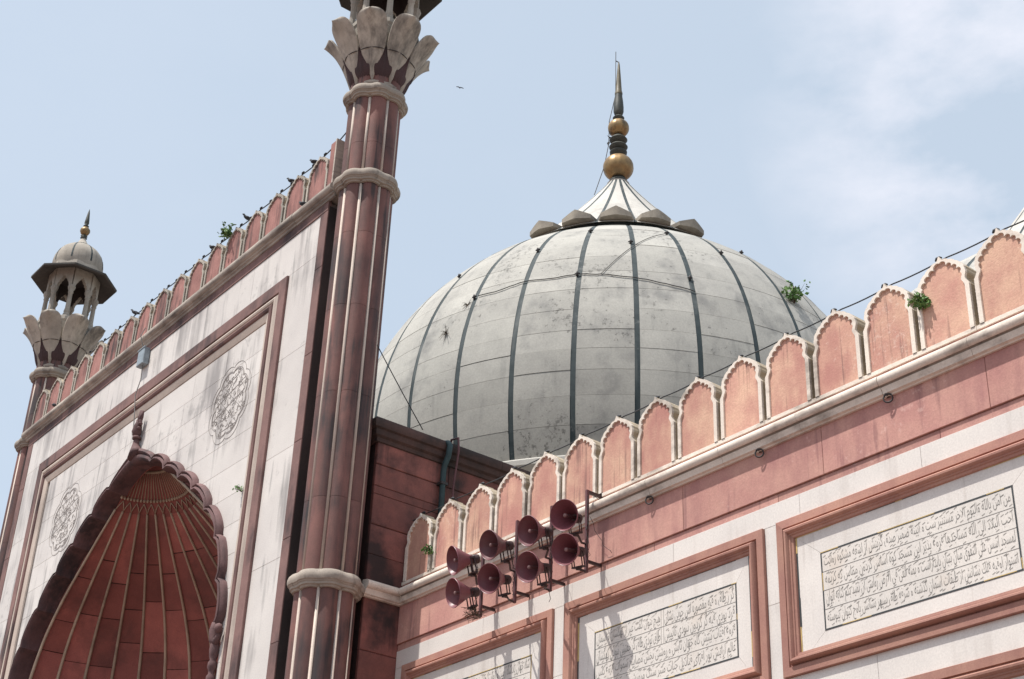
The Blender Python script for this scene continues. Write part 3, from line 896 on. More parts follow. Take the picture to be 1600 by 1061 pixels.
        for k in range(7):
            a = Vector((s5.x*0.3, s5.y*0.3, fz(29.95-0.07*k)))
            g.poly([tuple(a+Vector((random.uniform(-.09, .09), random.uniform(-.09, .09), random.uniform(-.1, .1)))) for _ in range(3)])
        dadd('rag', g.build('rag', 'finial_dark'))
    return t
dome = make_dome('great_dome', -29.78, 26.39, 17.13, 7.80, 1.0, 12.24, 'huge weathered grey marble dome with dark vertical stripes and gilded finial', True)
dome2 = make_dome('side_dome', -14.95, 26.4, 11.26, 6.63, 0.85, 9.2, 'pale striped dome crown barely showing at the right edge behind the battlements', False)

# ------------------------------------------------------------------ PORTAL
PX = -29.76
PY = 12.2
portal = thing('arched_portal', (PX, 12.7, GZ), 'tall white marble portal with red bands and a deep scalloped arch on the left', 'gateway')
poff = Vector((-PX, -12.7, -GZ))
def padd(name, me, parent=None):
    o = add(name, me, portal if parent is None else parent)
    if parent is None: o.location = poff
    return o
# arch outline, half width against height (outer edge of the moulding / inner edge)
NO = [(0.0, 14.22), (1.06, 13.67), (1.80, 13.25), (2.61, 12.77), (3.35, 12.27), (4.09, 11.60), (4.73, 10.81), (5.05, 9.85), (5.22, 8.92)]
NI = []
for i, (u, z) in enumerate(NO):
    if i == 0: NI.append((0.0, 13.86)); continue
    a = NO[i-1]; b = NO[min(i+1, len(NO)-1)]
    tx, tz = b[0]-a[0], b[1]-a[1]; l = math.hypot(tx, tz)
    NI.append((u+tz/l*0.155, z-tx/l*0.155))
NI[-1] = (5.04, 8.92)
def scallops(nodes, sag, n=8):
    pts = []
    for i, (a, b) in enumerate(zip(nodes, nodes[1:])):
        k = 0.55 if i == 0 else 1.0
        seg = arc_between(a, b, sag*k, n)
        pts.append([seg[j] for j in range(n)]+[b])
    return pts
SO = scallops(NO, 0.16)
SI = scallops(NI, 0.135)
flat_o = [p for s_ in SO for p in s_[:-1]]+[SO[-1][-1]]
OFF = [0.0]
def half_w(z):
    # half width of the clipping line (middle of the moulding)
    pts = [(u+OFF[0], zz+OFF[0]) for u, zz in NO]
    if z >= pts[0][1]: return 0.0
    if z <= pts[-1][1]: return pts[-1][0]
    for a, b in zip(pts, pts[1:]):
        if b[1] <= z <= a[1]:
            return a[0]+(b[0]-a[0])*(a[1]-z)/(a[1]-b[1])
ARCH_Z = 14.15
def wall_poly(x0, x1, z0, z1, nz=10):
    """rectangle minus the arch; returns list of outlines"""
    outs = []
    cx = PX
    for sgn in (-1, 1):
        lo, hi_ = (x0, min(x1, cx)) if sgn < 0 else (max(x0, cx), x1)
        if hi_-lo < 0.02: continue
        zs = [z0+(z1-z0)*i/nz for i in range(nz+1)]
        zs += [z+OFF[0] for _, z in NO if z0 < z+OFF[0] < z1]
        zs = sorted(set(zs))
        edge = []
        for z in zs:
            hw = half_w(z)
            e = cx+sgn*hw
            e = min(e, hi_) if sgn < 0 else max(e, lo)
            edge.append((e, z))
        if sgn < 0:
            edge = [(max(e, lo), z) for e, z in edge]
            if max(e for e, _ in edge)-lo < 0.02: continue
            keep = [p for p in edge if p[0] > lo+0.004]
            if len(keep) < 2: continue
            outline = [(lo, keep[0][1])]+keep+[(lo, keep[-1][1])]
        else:
            edge = [(min(e, hi_), z) for e, z in edge]
            if hi_-min(e for e, _ in edge) < 0.02: continue
            keep = [p for p in edge if p[0] < hi_-0.004]
            if len(keep) < 2: continue
            outline = [(hi_, keep[-1][1])]+list(reversed(keep))+[(hi_, keep[0][1])]
        # remove duplicate points
        clean = []
        for p in outline:
            if not clean or math.hypot(p[0]-clean[-1][0], p[1]-clean[-1][1]) > 1e-4: clean.append(p)
        outs.append(clean)
    if len(outs) == 2 and z0 >= ARCH_Z-0.03:
        outs = [[(x0, z0), (x1, z0), (x1, z1), (x0, z1)]]
    return outs
# core of the screen wall
g = G()
OFF[0] = 0.06
for p in wall_poly(-37.2, -22.40, GZ, 17.1, 80): g.prism(p, PY+0.03, 13.2)
OFF[0] = 0.02
padd('core_wall', g.build('core_wall', 'marble_joint'))
g = G()
g.box(-38.0, -22.30, 12.75, 13.2, GZ, 17.1)
padd('back_wall', mesh('back_wall', [(-38.0, 12.9, GZ), (-35.4, 12.9, GZ), (-35.4, 12.9, 17.1), (-38.0, 12.9, 17.1)], [(0, 1, 2, 3)], 'portal_red'))
# side return, its shade put into a near-black colour
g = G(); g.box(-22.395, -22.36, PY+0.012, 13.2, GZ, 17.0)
padd('side_return', g.build('side_return', 'shade_dark'))
def pslab(x0, x1, z0, z1, mat='marble_portal', y=PY, name='marble_slab', th=0.035, g_=0.004):
    for p in wall_poly(x0+g_, x1-g_, z0+g_, z1-g_):
        p = list(reversed(p)) if False else p
        s = G(); s.prism(p, y, y+th)
        me = s.build(name, mat)
        padd(name, me)
rnd = random.Random(21)
def slab_row(x0, x1, z0, z1, step, **k):
    x = x0
    while x < x1-0.01:
        xe = x+step*rnd.uniform(0.75, 1.25)
        if x1-xe < step*0.5: xe = x1
        pslab(x, xe, z0, z1, **k)
        x = xe
# outer marble band
slab_row(-36.88, -22.64, 15.97, 16.90, 2.4)
zs = [15.97, 14.0, 11.885, 9.7, 7.5, 5.3, 3.0, 0.7, GZ]
for a, b in zip(zs, zs[1:]):
    pslab(-36.88, -35.92, b, a); pslab(-23.66, -22.64, b, a)
# spandrels
zs = [15.20, 14.605, 14.08, 13.49, 12.89, 12.27, 11.60, 10.95, 10.3, 9.6, 8.9, 8.2, 7.4, 6.4, 5.2, 3.8, 2.4, 0.8, GZ]
for a, b in zip(zs, zs[1:]):
    slab_row(-35.03, -24.42, b, a, 1.9)
# corner strips and top band in red
zs = [16.98, 15.6, 13.7, 11.9, 10.0, 8.1, 6.2, 4.0, 2.0, GZ]
for a, b in zip(zs, zs[1:]):
    for x0, x1 in ((-37.2, -36.88), (-22.64, -22.36)):
        g = G(); g.bevbox(x0+0.002, x1-0.002, PY-0.012, PY+0.05, b+0.003, a-0.003, 0.006)
        padd('corner_strip_stone', g.build('corner_strip_stone', 'portal_red'))
x = -37.2
while x < -22.4:
    xe = min(-22.36, x+rnd.uniform(1.5, 2.3))
    if -22.36-xe < 0.7: xe = -22.36
    g = G(); g.bevbox(x+0.003, xe-0.003, PY-0.02, PY+0.05, 16.90, 17.14, 0.005)
    padd('top_band_stone', g.build('top_band_stone', 'portal_red'))
    x = xe
# cornice of the portal
pp = [(0.0, 17.10), (0.04, 17.11), (0.05, 17.15), (0.085, 17.17), (0.09, 17.20), (0.13, 17.215), (0.16, 17.25), (0.17, 17.30), (0.16, 17.35), (0.13, 17.38), (0.05, 17.40), (0.0, 17.42)]
x = -37.5
while x < -22.15:
    xe = min(-22.12, x+rnd.uniform(1.1, 1.6))
    if -22.12-xe < 0.5: xe = -22.12
    n = len(pp); s = G(); dy = rnd.uniform(-0.004, 0.004)
    s.v = [(x+0.003, PY-d+dy, z) for d, z in pp]+[(xe-0.003, PY-d+dy, z) for d, z in pp]
    for j in range(n-1): s.f.append((j, n+j, n+j+1, j+1)); s.m.append(0)
    s.f.append(tuple(range(n))); s.m.append(0); s.f.append(tuple(range(2*n-1, n-1, -1))); s.m.append(0)
    me = s.build('cornice_stone', 'grey_moulding'); smooth_angle(me, 35); padd('cornice_stone', me)
    x = xe
g = G(); g.box(-37.5, -22.12, PY, 13.2, 17.14, 17.42); padd('parapet_base', g.build('parapet_base', 'grey_moulding'))
MP = [make_merlon_meshes(1.10, 'portal_merlon_red', 20+q, 0.0035) for q in range(5)]
for k in range(17):
    place_merlon(MP[(k*2) % 5], portal, Vector((-22.97-0.872*k, PY+0.01, 17.42))+poff)
g = G(); g.bevbox(-22.572, -22.37, PY-0.005, 12.9, 17.42, 18.62, 0.02)
padd('end_block', g.build('end_block', 'portal_merlon_red'))
g = G(); g.box(-22.372, -22.325, PY-0.012, 12.9, 17.42, 18.63)
padd('end_block_edge', g.build('end_block_edge', 'grey_moulding'))
# rectangular red and white frame round the spandrels (three sides)
fp = [(0, -0.02), (0, 0.045), (0.008, 0.055), (0.268, 0.055), (0.276, 0.02), (0.30, 0.03), (0.335, 0.062), (0.375, 0.078), (0.415, 0.066), (0.44, 0.035),
      (0.455, 0.035), (0.47, 0.07), (0.515, 0.094), (0.56, 0.075), (0.575, 0.04), (0.60, 0.045), (0.62, 0.05), (0.74, 0.012), (0.757, -0.02)]
fm = [0, 0, 0, 0, 1, 1, 1, 1, 1, 1, 2, 2, 2, 2, 1, 1, 1, 1]
frame_sides(portal, -35.93, -23.66, GZ+0.3, 15.96, fp, ['portal_red', 'grey_light', 'portal_red'] if 'grey_light' in M else ['portal_red', 'shaft_white', 'portal_red'], fm, PY, 'tlr', 'frame_bar', poff)

# scalloped arch moulding: each scallop one stone
DEEP = 12.50
ms = G
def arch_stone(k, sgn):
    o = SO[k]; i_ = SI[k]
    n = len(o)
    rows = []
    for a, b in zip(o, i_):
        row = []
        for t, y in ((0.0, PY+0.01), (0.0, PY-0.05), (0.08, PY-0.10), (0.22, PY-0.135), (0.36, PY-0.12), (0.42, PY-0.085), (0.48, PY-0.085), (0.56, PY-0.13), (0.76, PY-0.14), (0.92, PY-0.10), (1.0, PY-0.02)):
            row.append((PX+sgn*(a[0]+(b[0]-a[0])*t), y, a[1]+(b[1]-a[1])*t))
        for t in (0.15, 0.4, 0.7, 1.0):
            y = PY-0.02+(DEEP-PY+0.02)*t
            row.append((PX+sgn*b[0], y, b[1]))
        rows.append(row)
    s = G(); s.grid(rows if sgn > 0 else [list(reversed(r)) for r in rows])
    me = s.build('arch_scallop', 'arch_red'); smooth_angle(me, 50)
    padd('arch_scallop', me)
for k in range(len(SO)):
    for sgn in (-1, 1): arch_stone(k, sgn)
# carved bud over the point of the arch
g = G()
g.tube([(PX+0.10, PY-0.08, 14.02), (PX+0.02, PY-0.09, 14.18), (PX-0.03, PY-0.09, 14.36), (PX-0.02, PY-0.09, 14.5)], [0.20, 0.13, 0.075, 0.06], 10)
g.tube([(PX-0.02, PY-0.1, 14.47), (PX-0.02, PY-0.1, 14.53)], [0.10, 0.10], 10)
g.tube([(PX-0.02, PY-0.1, 14.52), (PX-0.03, PY-0.12, 14.66), (PX+0.0, PY-0.12, 14.82), (PX+0.03, PY-0.12, 14.93)], [0.07, 0.115, 0.085, 0.05], 10)
for dx, dz, r_ in ((0.02, 15.16, 0.05), (0.13, 15.12, 0.05), (-0.10, 14.96, 0.035)):
    g.tube([(PX+0.01, PY-0.12, 14.82), (PX+dx*0.8, PY-0.12, (14.82+dz)/2+0.03), (PX+dx, PY-0.12, dz)], [0.06, r_, 0.03], 8)
for dx, z_ in ((0.10, 14.86), (-0.12, 14.62), (0.09, 14.70), (0.13, 14.80)):
    g.lathe([(0.0, z_-0.05), (0.04, z_-0.03), (0.052, z_), (0.04, z_+0.03), (0.0, z_+0.05)], (PX+dx, PY-0.13), 8)
me = g.build('arch_finial', 'arch_red', True); padd('arch_finial', me)
# scroll ends and colonnettes
for sgn in (-1, 1):
    g = G()
    X_ = PX+sgn*5.12
    cc = (X_+sgn*0.22, 8.86)
    path = [(X_, PY-0.06, 8.95), (X_-sgn*0.03, PY-0.07, 8.82), (X_+sgn*0.02, PY-0.08, 8.62), (X_+sgn*0.10, PY-0.08, 8.58), (X_+sgn*0.17, PY-0.08, 8.66), (X_+sgn*0.19, PY-0.08, 8.78)]
    g.tube(path, [0.10, 0.11, 0.095, 0.075, 0.06, 0.05], 8)
    g.lathe([(0, 8.70), (0.06, 8.73), (0.085, 8.80), (0.06, 8.87), (0, 8.90)], (X_+sgn*0.21, PY-0.12), 10)
    g.lathe([(0.08, 8.60), (0.095, 8.45), (0.08, 8.32), (0.055, 8.26), (0.085, 8.2), (0.09, 8.12), (0.06, 8.06), (0.055, 8.0), (0.085, 7.95), (0.085, 7.88), (0.07, 7.82)], (X_+sgn*0.04, PY-0.06), 14)
    me = g.build('arch_scroll', 'arch_red', True); padd('arch_scroll', me)
    g = G(); g.lathe([(0.065, 7.85), (0.065, GZ)], (X_+sgn*0.06, PY-0.05), 14)
    padd('colonnette', g.build('colonnette', 'arch_red', True))

# ribbed half dome inside the arch
VY, VK, ZB = 12.44, 0.88, 13.32
NR = 21
DA = 180/NR
def vr(z):
    ks = [(-8.0, 5.5), (-6, 5.4), (-4.5, 5.05), (-3, 4.6), (-2, 4.05), (-1, 2.78), (0, 1.36), (0.18, 1.16), (0.68, 0.60), (0.78, 0.32), (0.82, 0.0)]
    d = z-ZB
    if d <= ks[0][0]: return ks[0][1]
    for a, b in zip(ks, ks[1:]):
        if a[0] <= d <= b[0]:
            t = (d-a[0])/(b[0]-a[0]); return a[1]+(b[1]-a[1])*t
    return 0
# smooth the profile below the band
def vrs(z):
    if z > ZB-0.05: return vr(z)
    w_ = 0.55 if z < ZB-0.7 else max(0.02, (ZB-z)*0.75)
    return sum(vr(z+w_*k/3) for k in (-3, -2, -1, 0, 1, 2, 3))/7
# back sheet joining the half dome to the wall
g = G(); rows = []
zz = [7.0+(14.0-7.0)*i/30 for i in range(31)]
for z in [GZ, 3.0]+zz:
    r_ = vrs(z)+0.03
    rows.append([(r_*math.cos(PI*j/36), r_*math.sin(PI*j/36), z) for j in range(37)])
g.grid(rows)
vault = bpy.data.objects.new('vault', g.build('vault', 'hall_joint', True))
col.objects.link(vault); vault.parent = portal; vault.location = Vector((PX, VY, 0))+poff; vault.scale = (1, VK, 1)
# flat reveal between the back of the arch soffit and the half dome's edge
for sgn in (-1, 1):
    g = G(); rows = []
    inner = [p for s_ in SI for p in s_[:-1]]+[SI[-1][-1]]
    for u, z in inner:
        rows.append([(PX+sgn*(u+0.02), DEEP, z), (PX+sgn*min(u+0.01, vrs(min(z, 14.05))+0.0), VY+0.02 if vrs(min(z, 14.05)) < u else DEEP+0.02, z)])
    g.grid(rows if sgn < 0 else [list(reversed(r)) for r in rows])
    padd('vault_reveal', g.build('vault_reveal', 'vault_red', True))
vc = [13.24, 12.35, 11.55, 10.75, 9.95, 9.15, 8.35, 7.5, 6.5]
rv = random.Random(3)
for k in range(NR):
    az = R(DA/2+DA*k)
    cuts = [13.30]
    while cuts[-1] > 6.6: cuts.append(cuts[-1]-rv.choice((0.62, 0.8, 0.8, 0.95, 1.15)))
    for a, b in zip(cuts, cuts[1:]):
        q = G(); rows = []
        dd = rv.uniform(-0.016, 0.012)
        for i in range(5):
            z = b+0.007+(a-b-0.014)*i/4
            r_ = vrs(z)+dd
            rows.append([(r_*math.cos(az+R(DA/2)*(j/2-1)*0.985), r_*math.sin(az+R(DA/2)*(j/2-1)*0.985), z) for j in range(5)])
        q.grid([list(reversed(r)) for r in rows])
        add('vault_stone', q.build('vault_stone', 'vault_red', True), vault)
for k in range(NR+1):
    az = R(DA*k); g = G()
    path = []
    for i in range(26):
        z = ZB-0.02-(ZB-6.5)*i/25; r_ = vrs(z)-0.02
        path.append((r_*math.cos(az), r_*math.sin(az), z))
    g.tube(path, [0.030+0.030*i/25 for i in range(26)], 6)
    add('rib', g.build('rib', 'vault_rib', True), vault)
# net of short ribs and beads, thin fan ribs above, crown ring
g = G()
for k in range(NR):
    for s_ in (-DA/2, DA/2):
        c0 = R(DA/2+DA*k)
        r0, r1 = vr(ZB)-0.02, vr(ZB+0.15)-0.02
        a = R(DA/2+DA*k+s_)
        g.tube([(r0*math.cos(a), r0*math.sin(a), ZB-0.02), ((r0+r1)/2*math.cos((a*1.3+c0*0.7)/2), (r0+r1)/2*math.sin((a*1.3+c0*0.7)/2), ZB+0.06), (r1*math.cos(c0), r1*math.sin(c0), ZB+0.15)], 0.012, 5)
add('net_band', g.build('net_band', 'vault_rib', True), vault)
g = G()
for k in range(2*NR+1):
    a = R(DA/2*k); r0 = vr(ZB+0.20)-0.03
    g.lathe([(0, ZB+0.15), (0.035, ZB+0.18), (0.035, ZB+0.22), (0, ZB+0.25)], (r0*math.cos(a), r0*math.sin(a)), 6)
add('bead_row', g.build('bead_row', 'vault_rib', True), vault)
g = G(); rows = [[((vrs(ZB-0.06)+0.01)*math.cos(PI*j/36), (vrs(ZB-0.06)+0.01)*math.sin(PI*j/36), ZB-0.06) for j in range(37)]]
for z in (ZB, ZB+0.18, ZB+0.43, ZB+0.68): rows.append([(vr(z)*math.cos(PI*j/36), vr(z)*math.sin(PI*j/36), z) for j in range(37)])
g.grid([list(reversed(r)) for r in rows]); add('fan_panel', g.build('fan_panel', 'vault_red', True), vault)
for k in range(2*NR+1):
    a = R(DA/2*k); g = G()
    g.tube([((vr(z)-0.01)*math.cos(a), (vr(z)-0.01)*math.sin(a), z) for z in (ZB+0.22, ZB+0.45, ZB+0.68)], [0.013, 0.012, 0.010], 5)
    add('fan_rib', g.build('fan_rib', 'vault_rib', True), vault)
g = G(); rr_ = vr(ZB+0.68)
g.tube([(rr_*math.cos(PI*j/20), rr_*math.sin(PI*j/20), ZB+0.70) for j in range(21)], 0.04, 6)
add('crown_ring', g.build('crown_ring', 'vault_rib', True), vault)
g = G(); g.lathe([(rr_, ZB+0.70), (rr_*0.8, ZB+0.8), (0.3, ZB+0.95), (0.0, ZB+1.0)], n=20, a0=-0.4, a1=PI+0.4)
add('crown_cap', g.build('crown_cap', 'vault_red', True), vault)

# carved medallions
def ribbon(g, pts, wd, y, closed=False):
    n = len(pts)
    A = []; B = []
    for i in range(n):
        p = pts[i-1] if (i or closed) else pts[0]; q = pts[(i+1) % n] if (i < n-1 or closed) else pts[-1]
        dx, dz = q[0]-p[0], q[1]-p[1]; l = math.hypot(dx, dz) or 1
        nx, nz = -dz/l*wd/2, dx/l*wd/2
        A.append((pts[i][0]+nx, y, pts[i][1]+nz)); B.append((pts[i][0]-nx, y, pts[i][1]-nz))
    if closed: A.append(A[0]); B.append(B[0])
    A2 = [(x, y+0.007, z) for x, y_, z in A]; B2 = [(x, y+0.007, z) for x, y_, z in B]
    g.grid([A2, A, B, B2])
def medallion(cx, cz, seed):
    rnd = random.Random(seed); g = G(); y = PY-0.006
    for sc_, wd in ((1.0, 0.011), (0.86, 0.014), (0.825, 0.007)):
        pts = []
        for k in range(160):
            a = 2*PI*k/160
            r_ = (0.745+0.095*abs(math.cos(4*a+PI/2))**0.7)*sc_*(1.0+0.07*abs(math.sin(a))**2)
            pts.append((cx+r_*math.cos(a), cz+r_*math.sin(a)))
        ribbon(g, pts, wd, y, True)
    def ln(a, b, wd=0.009): ribbon(g, [(cx+a[0], cz+a[1]), (cx+b[0], cz+b[1])], wd, y)
    for a, b in (((-.58, -.2), (.60, .10)), ((-.60, .08), (.58, .38)), ((-.34, .45), (.60, -.36)), ((-.56, .28), (.42, -.58)), ((-.34, .45), (.22, .56)), ((.22, .56), (.60, .10)),
                 ((-.58, -.2), (-.16, -.60)), ((-.16, -.60), (.42, -.58)), ((-.6, .08), (-.58, -.2)), ((.58, .38), (.6, .1))): ln(a, b)
    # filling of script and tendrils
    for k in range(150):
        a = rnd.uniform(0, 2*PI); r_ = 0.60*math.sqrt(rnd.random()); x0 = cx+r_*math.cos(a); z0 = cz+r_*math.sin(a)
        if k % 3: # curl
            ra = rnd.uniform(0.03, 0.075); a0 = rnd.uniform(0, 6.28); da = rnd.uniform(1.8, 4.2)
            ribbon(g, [(x0+ra*math.cos(a0+da*j/7)*(1-0.05*j), z0+ra*math.sin(a0+da*j/7)*(1-0.05*j)) for j in range(8)], rnd.uniform(0.005, 0.010), y)
        else:
            an = rnd.choice((1.35, 1.6, 0.7, 2.4)); l = rnd.uniform(0.06, 0.17)
            ribbon(g, [(x0, z0), (x0+l*math.cos(an), z0+l*math.sin(an))], 0.008, y)
    # little flowers in the lobes
    for k in range(8):
        a = PI/8+PI/4*k
        for j in range(5):
            b = a+j*1.256; x0 = cx+0.66*math.cos(a)+0.045*math.cos(b); z0 = cz+0.68*math.sin(a)+0.045*math.sin(b)
            ribbon(g, [(x0+0.022*math.cos(2*PI*q/6), z0+0.022*math.sin(2*PI*q/6)) for q in range(6)], 0.006, y, True)
    padd('carved_medallion', g.build('carved_medallion', 'carve_ink'))
medallion(-25.55, 13.84, 1)
medallion(-33.50, 13.72, 2)

# ------------------------------------------------------------------ MINARETS
RINGS = [(8.79, 9.10), (17.02, 17.31), (19.12, 19.40)]
def make_minaret(loc, label):
    t = thing('minaret', loc, label, 'minaret', 'slender minarets at the corners of the portal')
    zo = -loc[2]
    def A(name, me, parent=None, rz=0): return add(name, me, parent or t, (0, 0, zo) if parent is None else (0, 0, 0), rz)
    # lobed shaft, drum by drum
    def lobe(z0, z1, r_s=0.485, bul=0.085):
        s = G(); rows = []
        for z in (z0+0.003, z1-0.003):
            row = []
            for j in range(9):
                a = R(3.2+(45-6.4)*j/8)
                rr = r_s*math.cos(R(22.5))/math.cos(a-R(22.5))+bul*math.sin(PI*j/8)**0.8
                row.append((rr*math.cos(a), rr*math.sin(a), z))
            rows.append(row)
        s.grid(rows)
        s.poly([(0.3, 0.03, z1-0.003)]+rows[1][::1]); s.poly([(0.3, 0.03, z0+0.003)]+rows[0][::-1])
        me = s.build('shaft_stone', 'shaft_red'); smooth_angle(me, 40); return me
    drums = [GZ, 1.2, 3.4, 5.3, 7.2, 8.80, 10.45, 12.5, 14.3, 15.9, 17.0, 18.0, 19.10, 19.75]
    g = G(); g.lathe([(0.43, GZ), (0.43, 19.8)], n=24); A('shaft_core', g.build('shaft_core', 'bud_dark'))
    for a, b in zip(drums, drums[1:]):
        me = lobe(a, b)
        for k in range(8): A('shaft_stone', me, None, R(45*k))
    s = G()
    s.tube([(0.472, 0, GZ), (0.472, 0, 8.8)], 0.031, 6)
    me = s.build('inlay_strip', 'shaft_white', True)
    s = G(); s.tube([(0.472, 0, 9.05), (0.472, 0, 17.0)], 0.031, 6); me1 = s.build('inlay_strip', 'shaft_white', True)
    s = G(); s.tube([(0.472, 0, 17.28), (0.472, 0, 19.1)], 0.031, 6); me2 = s.build('inlay_strip', 'shaft_white', True)
    for k in range(8):
        for m_ in (me, me1, me2): A('inlay_strip', m_, None, R(45*k))
    # lobed ring mouldings
    for z0, z1 in RINGS:
        h = z1-z0
        prof = [(-0.04, 0), (0.005, 0.02), (0.015, 0.12), (0.045, 0.15), (0.05, 0.28), (0.065, 0.31), (0.068, 0.36), (0.09, 0.40), (0.102, 0.52), (0.104, 0.66), (0.085, 0.85), (0.05, 0.97), (-0.04, 1.0)]
        rows = []
        for d, u in prof:
            row = []
            for j in range(96):
                d_ = d; a = 2*PI*j/96; f_ = (a/(PI/4)) % 1
                base = 0.485*math.cos(R(22.5))/math.cos((f_-0.5)*PI/4)+0.118*math.sin(PI*f_)**0.7
                knob = 0.038*math.exp(-((min(f_, 1-f_))/0.05)**2) if d > 0.03 else 0
                row.append(((base+d+knob)*math.cos(a), (base+d+knob)*math.sin(a), z0+h*u))
            rows.append(row)
        g = G(); g.grid(rows, closed=True); me = g.build('ring_moulding', 'ring_grey', True); smooth_angle(me, 40); A('ring_moulding', me)
    # collar under the lotus
    g = G()
    g.lathe([(0.44, 19.40), (0.52, 19.44), (0.53, 19.50), (0.50, 19.54), (0.44, 19.60)], n=48); me = g.build('collar', 'ring_grey', True); A('collar', me)
    # lotus petals, one above each strip
    def prof_r(u): # u 0..1 from root to tip
        return 0.50+0.46*u+0.25*u**3.2, 19.54+1.35*u-0.07*u**8
    def w_main(t):
        if t < 0.34: return 0.05+0.57*(t/0.34)**1.35
        if t < 0.78: return 0.62+0.38*math.sin((t-0.34)/0.44*PI/2)
        q = (t-0.78)/0.22
        return max(0.06, (1-q**3.4)**0.5)
    def w_bud(t):
        return 0.10+0.90*math.sin(min(1, t/0.42)*PI/2) if t < 0.42 else max(0.03, 1-((t-0.42)/0.58)**1.25)
    def petal(wmax, u1, mat, name, ribbed=False, r_in=0.0, wf=None):
        s = G(); rows = []; back = []
        ts = [0, .06, .12, .18, .24, .30, .37, .44, .52, .60, .68, .75, .81, .86, .90, .93, .95, .965, .978, .988, .995, 1.0]
        for t_ in ts:
            u = u1*t_
            r_, z = prof_r(u); r_ -= r_in
            wd = wmax*wf(t_)
            row = []
            for j in range(11):
                v = -1+j/5
                x = r_-(0.08*abs(v)**1.6*(0.4+0.6*t_))
                cre = 0.022*(1-abs(v))**3
                if ribbed: cre = 0.010*math.cos(v*PI*5)+0.05*math.sin(min(1, t_/0.42)*PI/2)*(1-v*v)*(1-t_)
                row.append((x+cre, v*wd, z+(0 if ribbed else 0.085*abs(v)**1.6*t_**3)))
            rows.append(row)
            back.append([(x-0.045, y_, z_) for x, y_, z_ in row])
        s.grid(rows)
        s.grid([list(reversed(r)) for r in back])
        s.grid([rows[-1], back[-1]]); s.grid([[r[0] for r in back], [r[0] for r in rows]]); s.grid([[r[-1] for r in rows], [r[-1] for r in back]])
        me = s.build(name, mat); smooth_angle(me, 55); return me
    pm = petal(0.312, 1.0, 'lotus_grey', 'petal', wf=w_main)
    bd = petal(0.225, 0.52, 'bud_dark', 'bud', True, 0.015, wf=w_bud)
    for k in range(8):
        A('petal', pm, None, R(45*k))
        A('bud', bd, None, R(45*k+22.5))
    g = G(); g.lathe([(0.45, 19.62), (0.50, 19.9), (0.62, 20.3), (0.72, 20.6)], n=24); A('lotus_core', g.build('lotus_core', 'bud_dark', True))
    g = G(); pts = []
    for j in range(49):
        a = 2*PI*j/48; f_ = ((a+PI/8)/(PI/4)) % 1
        r_ = prof_r(0.47)[0]+0.012-0.045*(2*abs(f_-0.5))**2
        pts.append((r_*math.cos(a), r_*math.sin(a), prof_r(0.47)[1]))
    g.tube(pts, 0.010, 5); A('tie_wire', g.build('tie_wire', 'iron'))
    # floor of the kiosk
    g = G(); g.lathe([(0.5, 19.9), (0.80, 20.55), (0.83, 20.75), (0.86, 20.80), (0.86, 20.90), (0.80, 20.95), (0.0, 20.95)], n=8, a0=R(22.5), a1=R(382.5))
    A('kiosk_floor', g.build('kiosk_floor', 'chhatri_stone'))
    # columns
    cr_ = 0.66
    g = G(); g.lathe([(0.10, 20.95), (0.10, 21.03), (0.075, 21.07), (0.09, 21.12), (0.068, 21.22), (0.063, 21.48), (0.060, 21.70), (0.080, 21.74), (0.065, 21.78), (0.098, 21.86), (0.11, 21.92), (0.095, 21.97)], (cr_, 0), 8)
    cm = g.build('column', 'chhatri_stone', True); smooth_angle(cm, 40)
    for k in range(8): A('column', cm, None, R(45*k+22.5))
    # arcade: eight cusped arch panels
    ap = cr_*math.cos(R(22.5)); hw = cr_*math.sin(R(22.5))
    arch = [(-hw, 21.98), (-hw+0.065, 21.98), (-0.165, 22.05), (-0.15, 22.12), (-0.115, 22.15), (-0.105, 22.21), (-0.065, 22.24), (-0.05, 22.29), (0, 22.34), (0.05, 22.29), (0.065, 22.24), (0.105, 22.21), (0.115, 22.15), (0.15, 22.12), (0.165, 22.05), (hw-0.065, 21.98), (hw, 21.98), (hw, 22.70), (-hw, 22.70)]
    s = G(); s.prism([(x_, z_-0.05) for x_, z_ in arch], -0.055, 0.075)
    s.m = [0, 1]+[0]*(len(s.m)-2)
    s.v = [(ap-y_, x_, z_) for x_, y_, z_ in s.v]
    am = s.build('arch_panel', ['chhatri_stone', 'shade_dark'])  # inner faces coloured near-black to paint the kiosk's interior shade
    for k in range(8): A('arch_panel', am, None, R(45*k))
    # eave: shallow octagonal slab sloping down
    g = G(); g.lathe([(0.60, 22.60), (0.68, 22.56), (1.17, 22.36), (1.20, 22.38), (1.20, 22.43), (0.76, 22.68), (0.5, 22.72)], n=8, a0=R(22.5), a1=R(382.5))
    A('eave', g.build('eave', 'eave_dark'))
    g = G(); g.lathe([(0.0, 22.56), (0.62, 22.56)], n=8, a0=R(22.5), a1=R(382.5)); A('ceiling', g.build('ceiling', 'shade_dark'))  # ceiling colour carries the shade under the kiosk dome
    g = G(); g.lathe([(0.74, 22.66), (0.74, 22.80), (0.70, 22.82)], n=8, a0=R(22.5), a1=R(382.5)); A('parapet_band', g.build('parapet_band', 'chhatri_stone'))
    # dome
    dp = [(0.69, 22.78), (0.715, 22.90), (0.715, 23.02), (0.69, 23.17), (0.63, 23.32), (0.53, 23.46), (0.40, 23.57), (0.27, 23.64), (0.24, 23.655)]
    g = G(); g.lathe(dp, n=40); kd = A('kiosk_dome', g.build('kiosk_dome', 'chhatri_stone', True))
    s = G(); s.grid([[((r_+0.004)*math.cos(a), (r_+0.004)*math.sin(a), z) for a in (-0.022/r_*1.0, 0.022/r_)] for r_, z in dp[1:]]); sm = s.build('dome_stripe', 'dome_stripe')
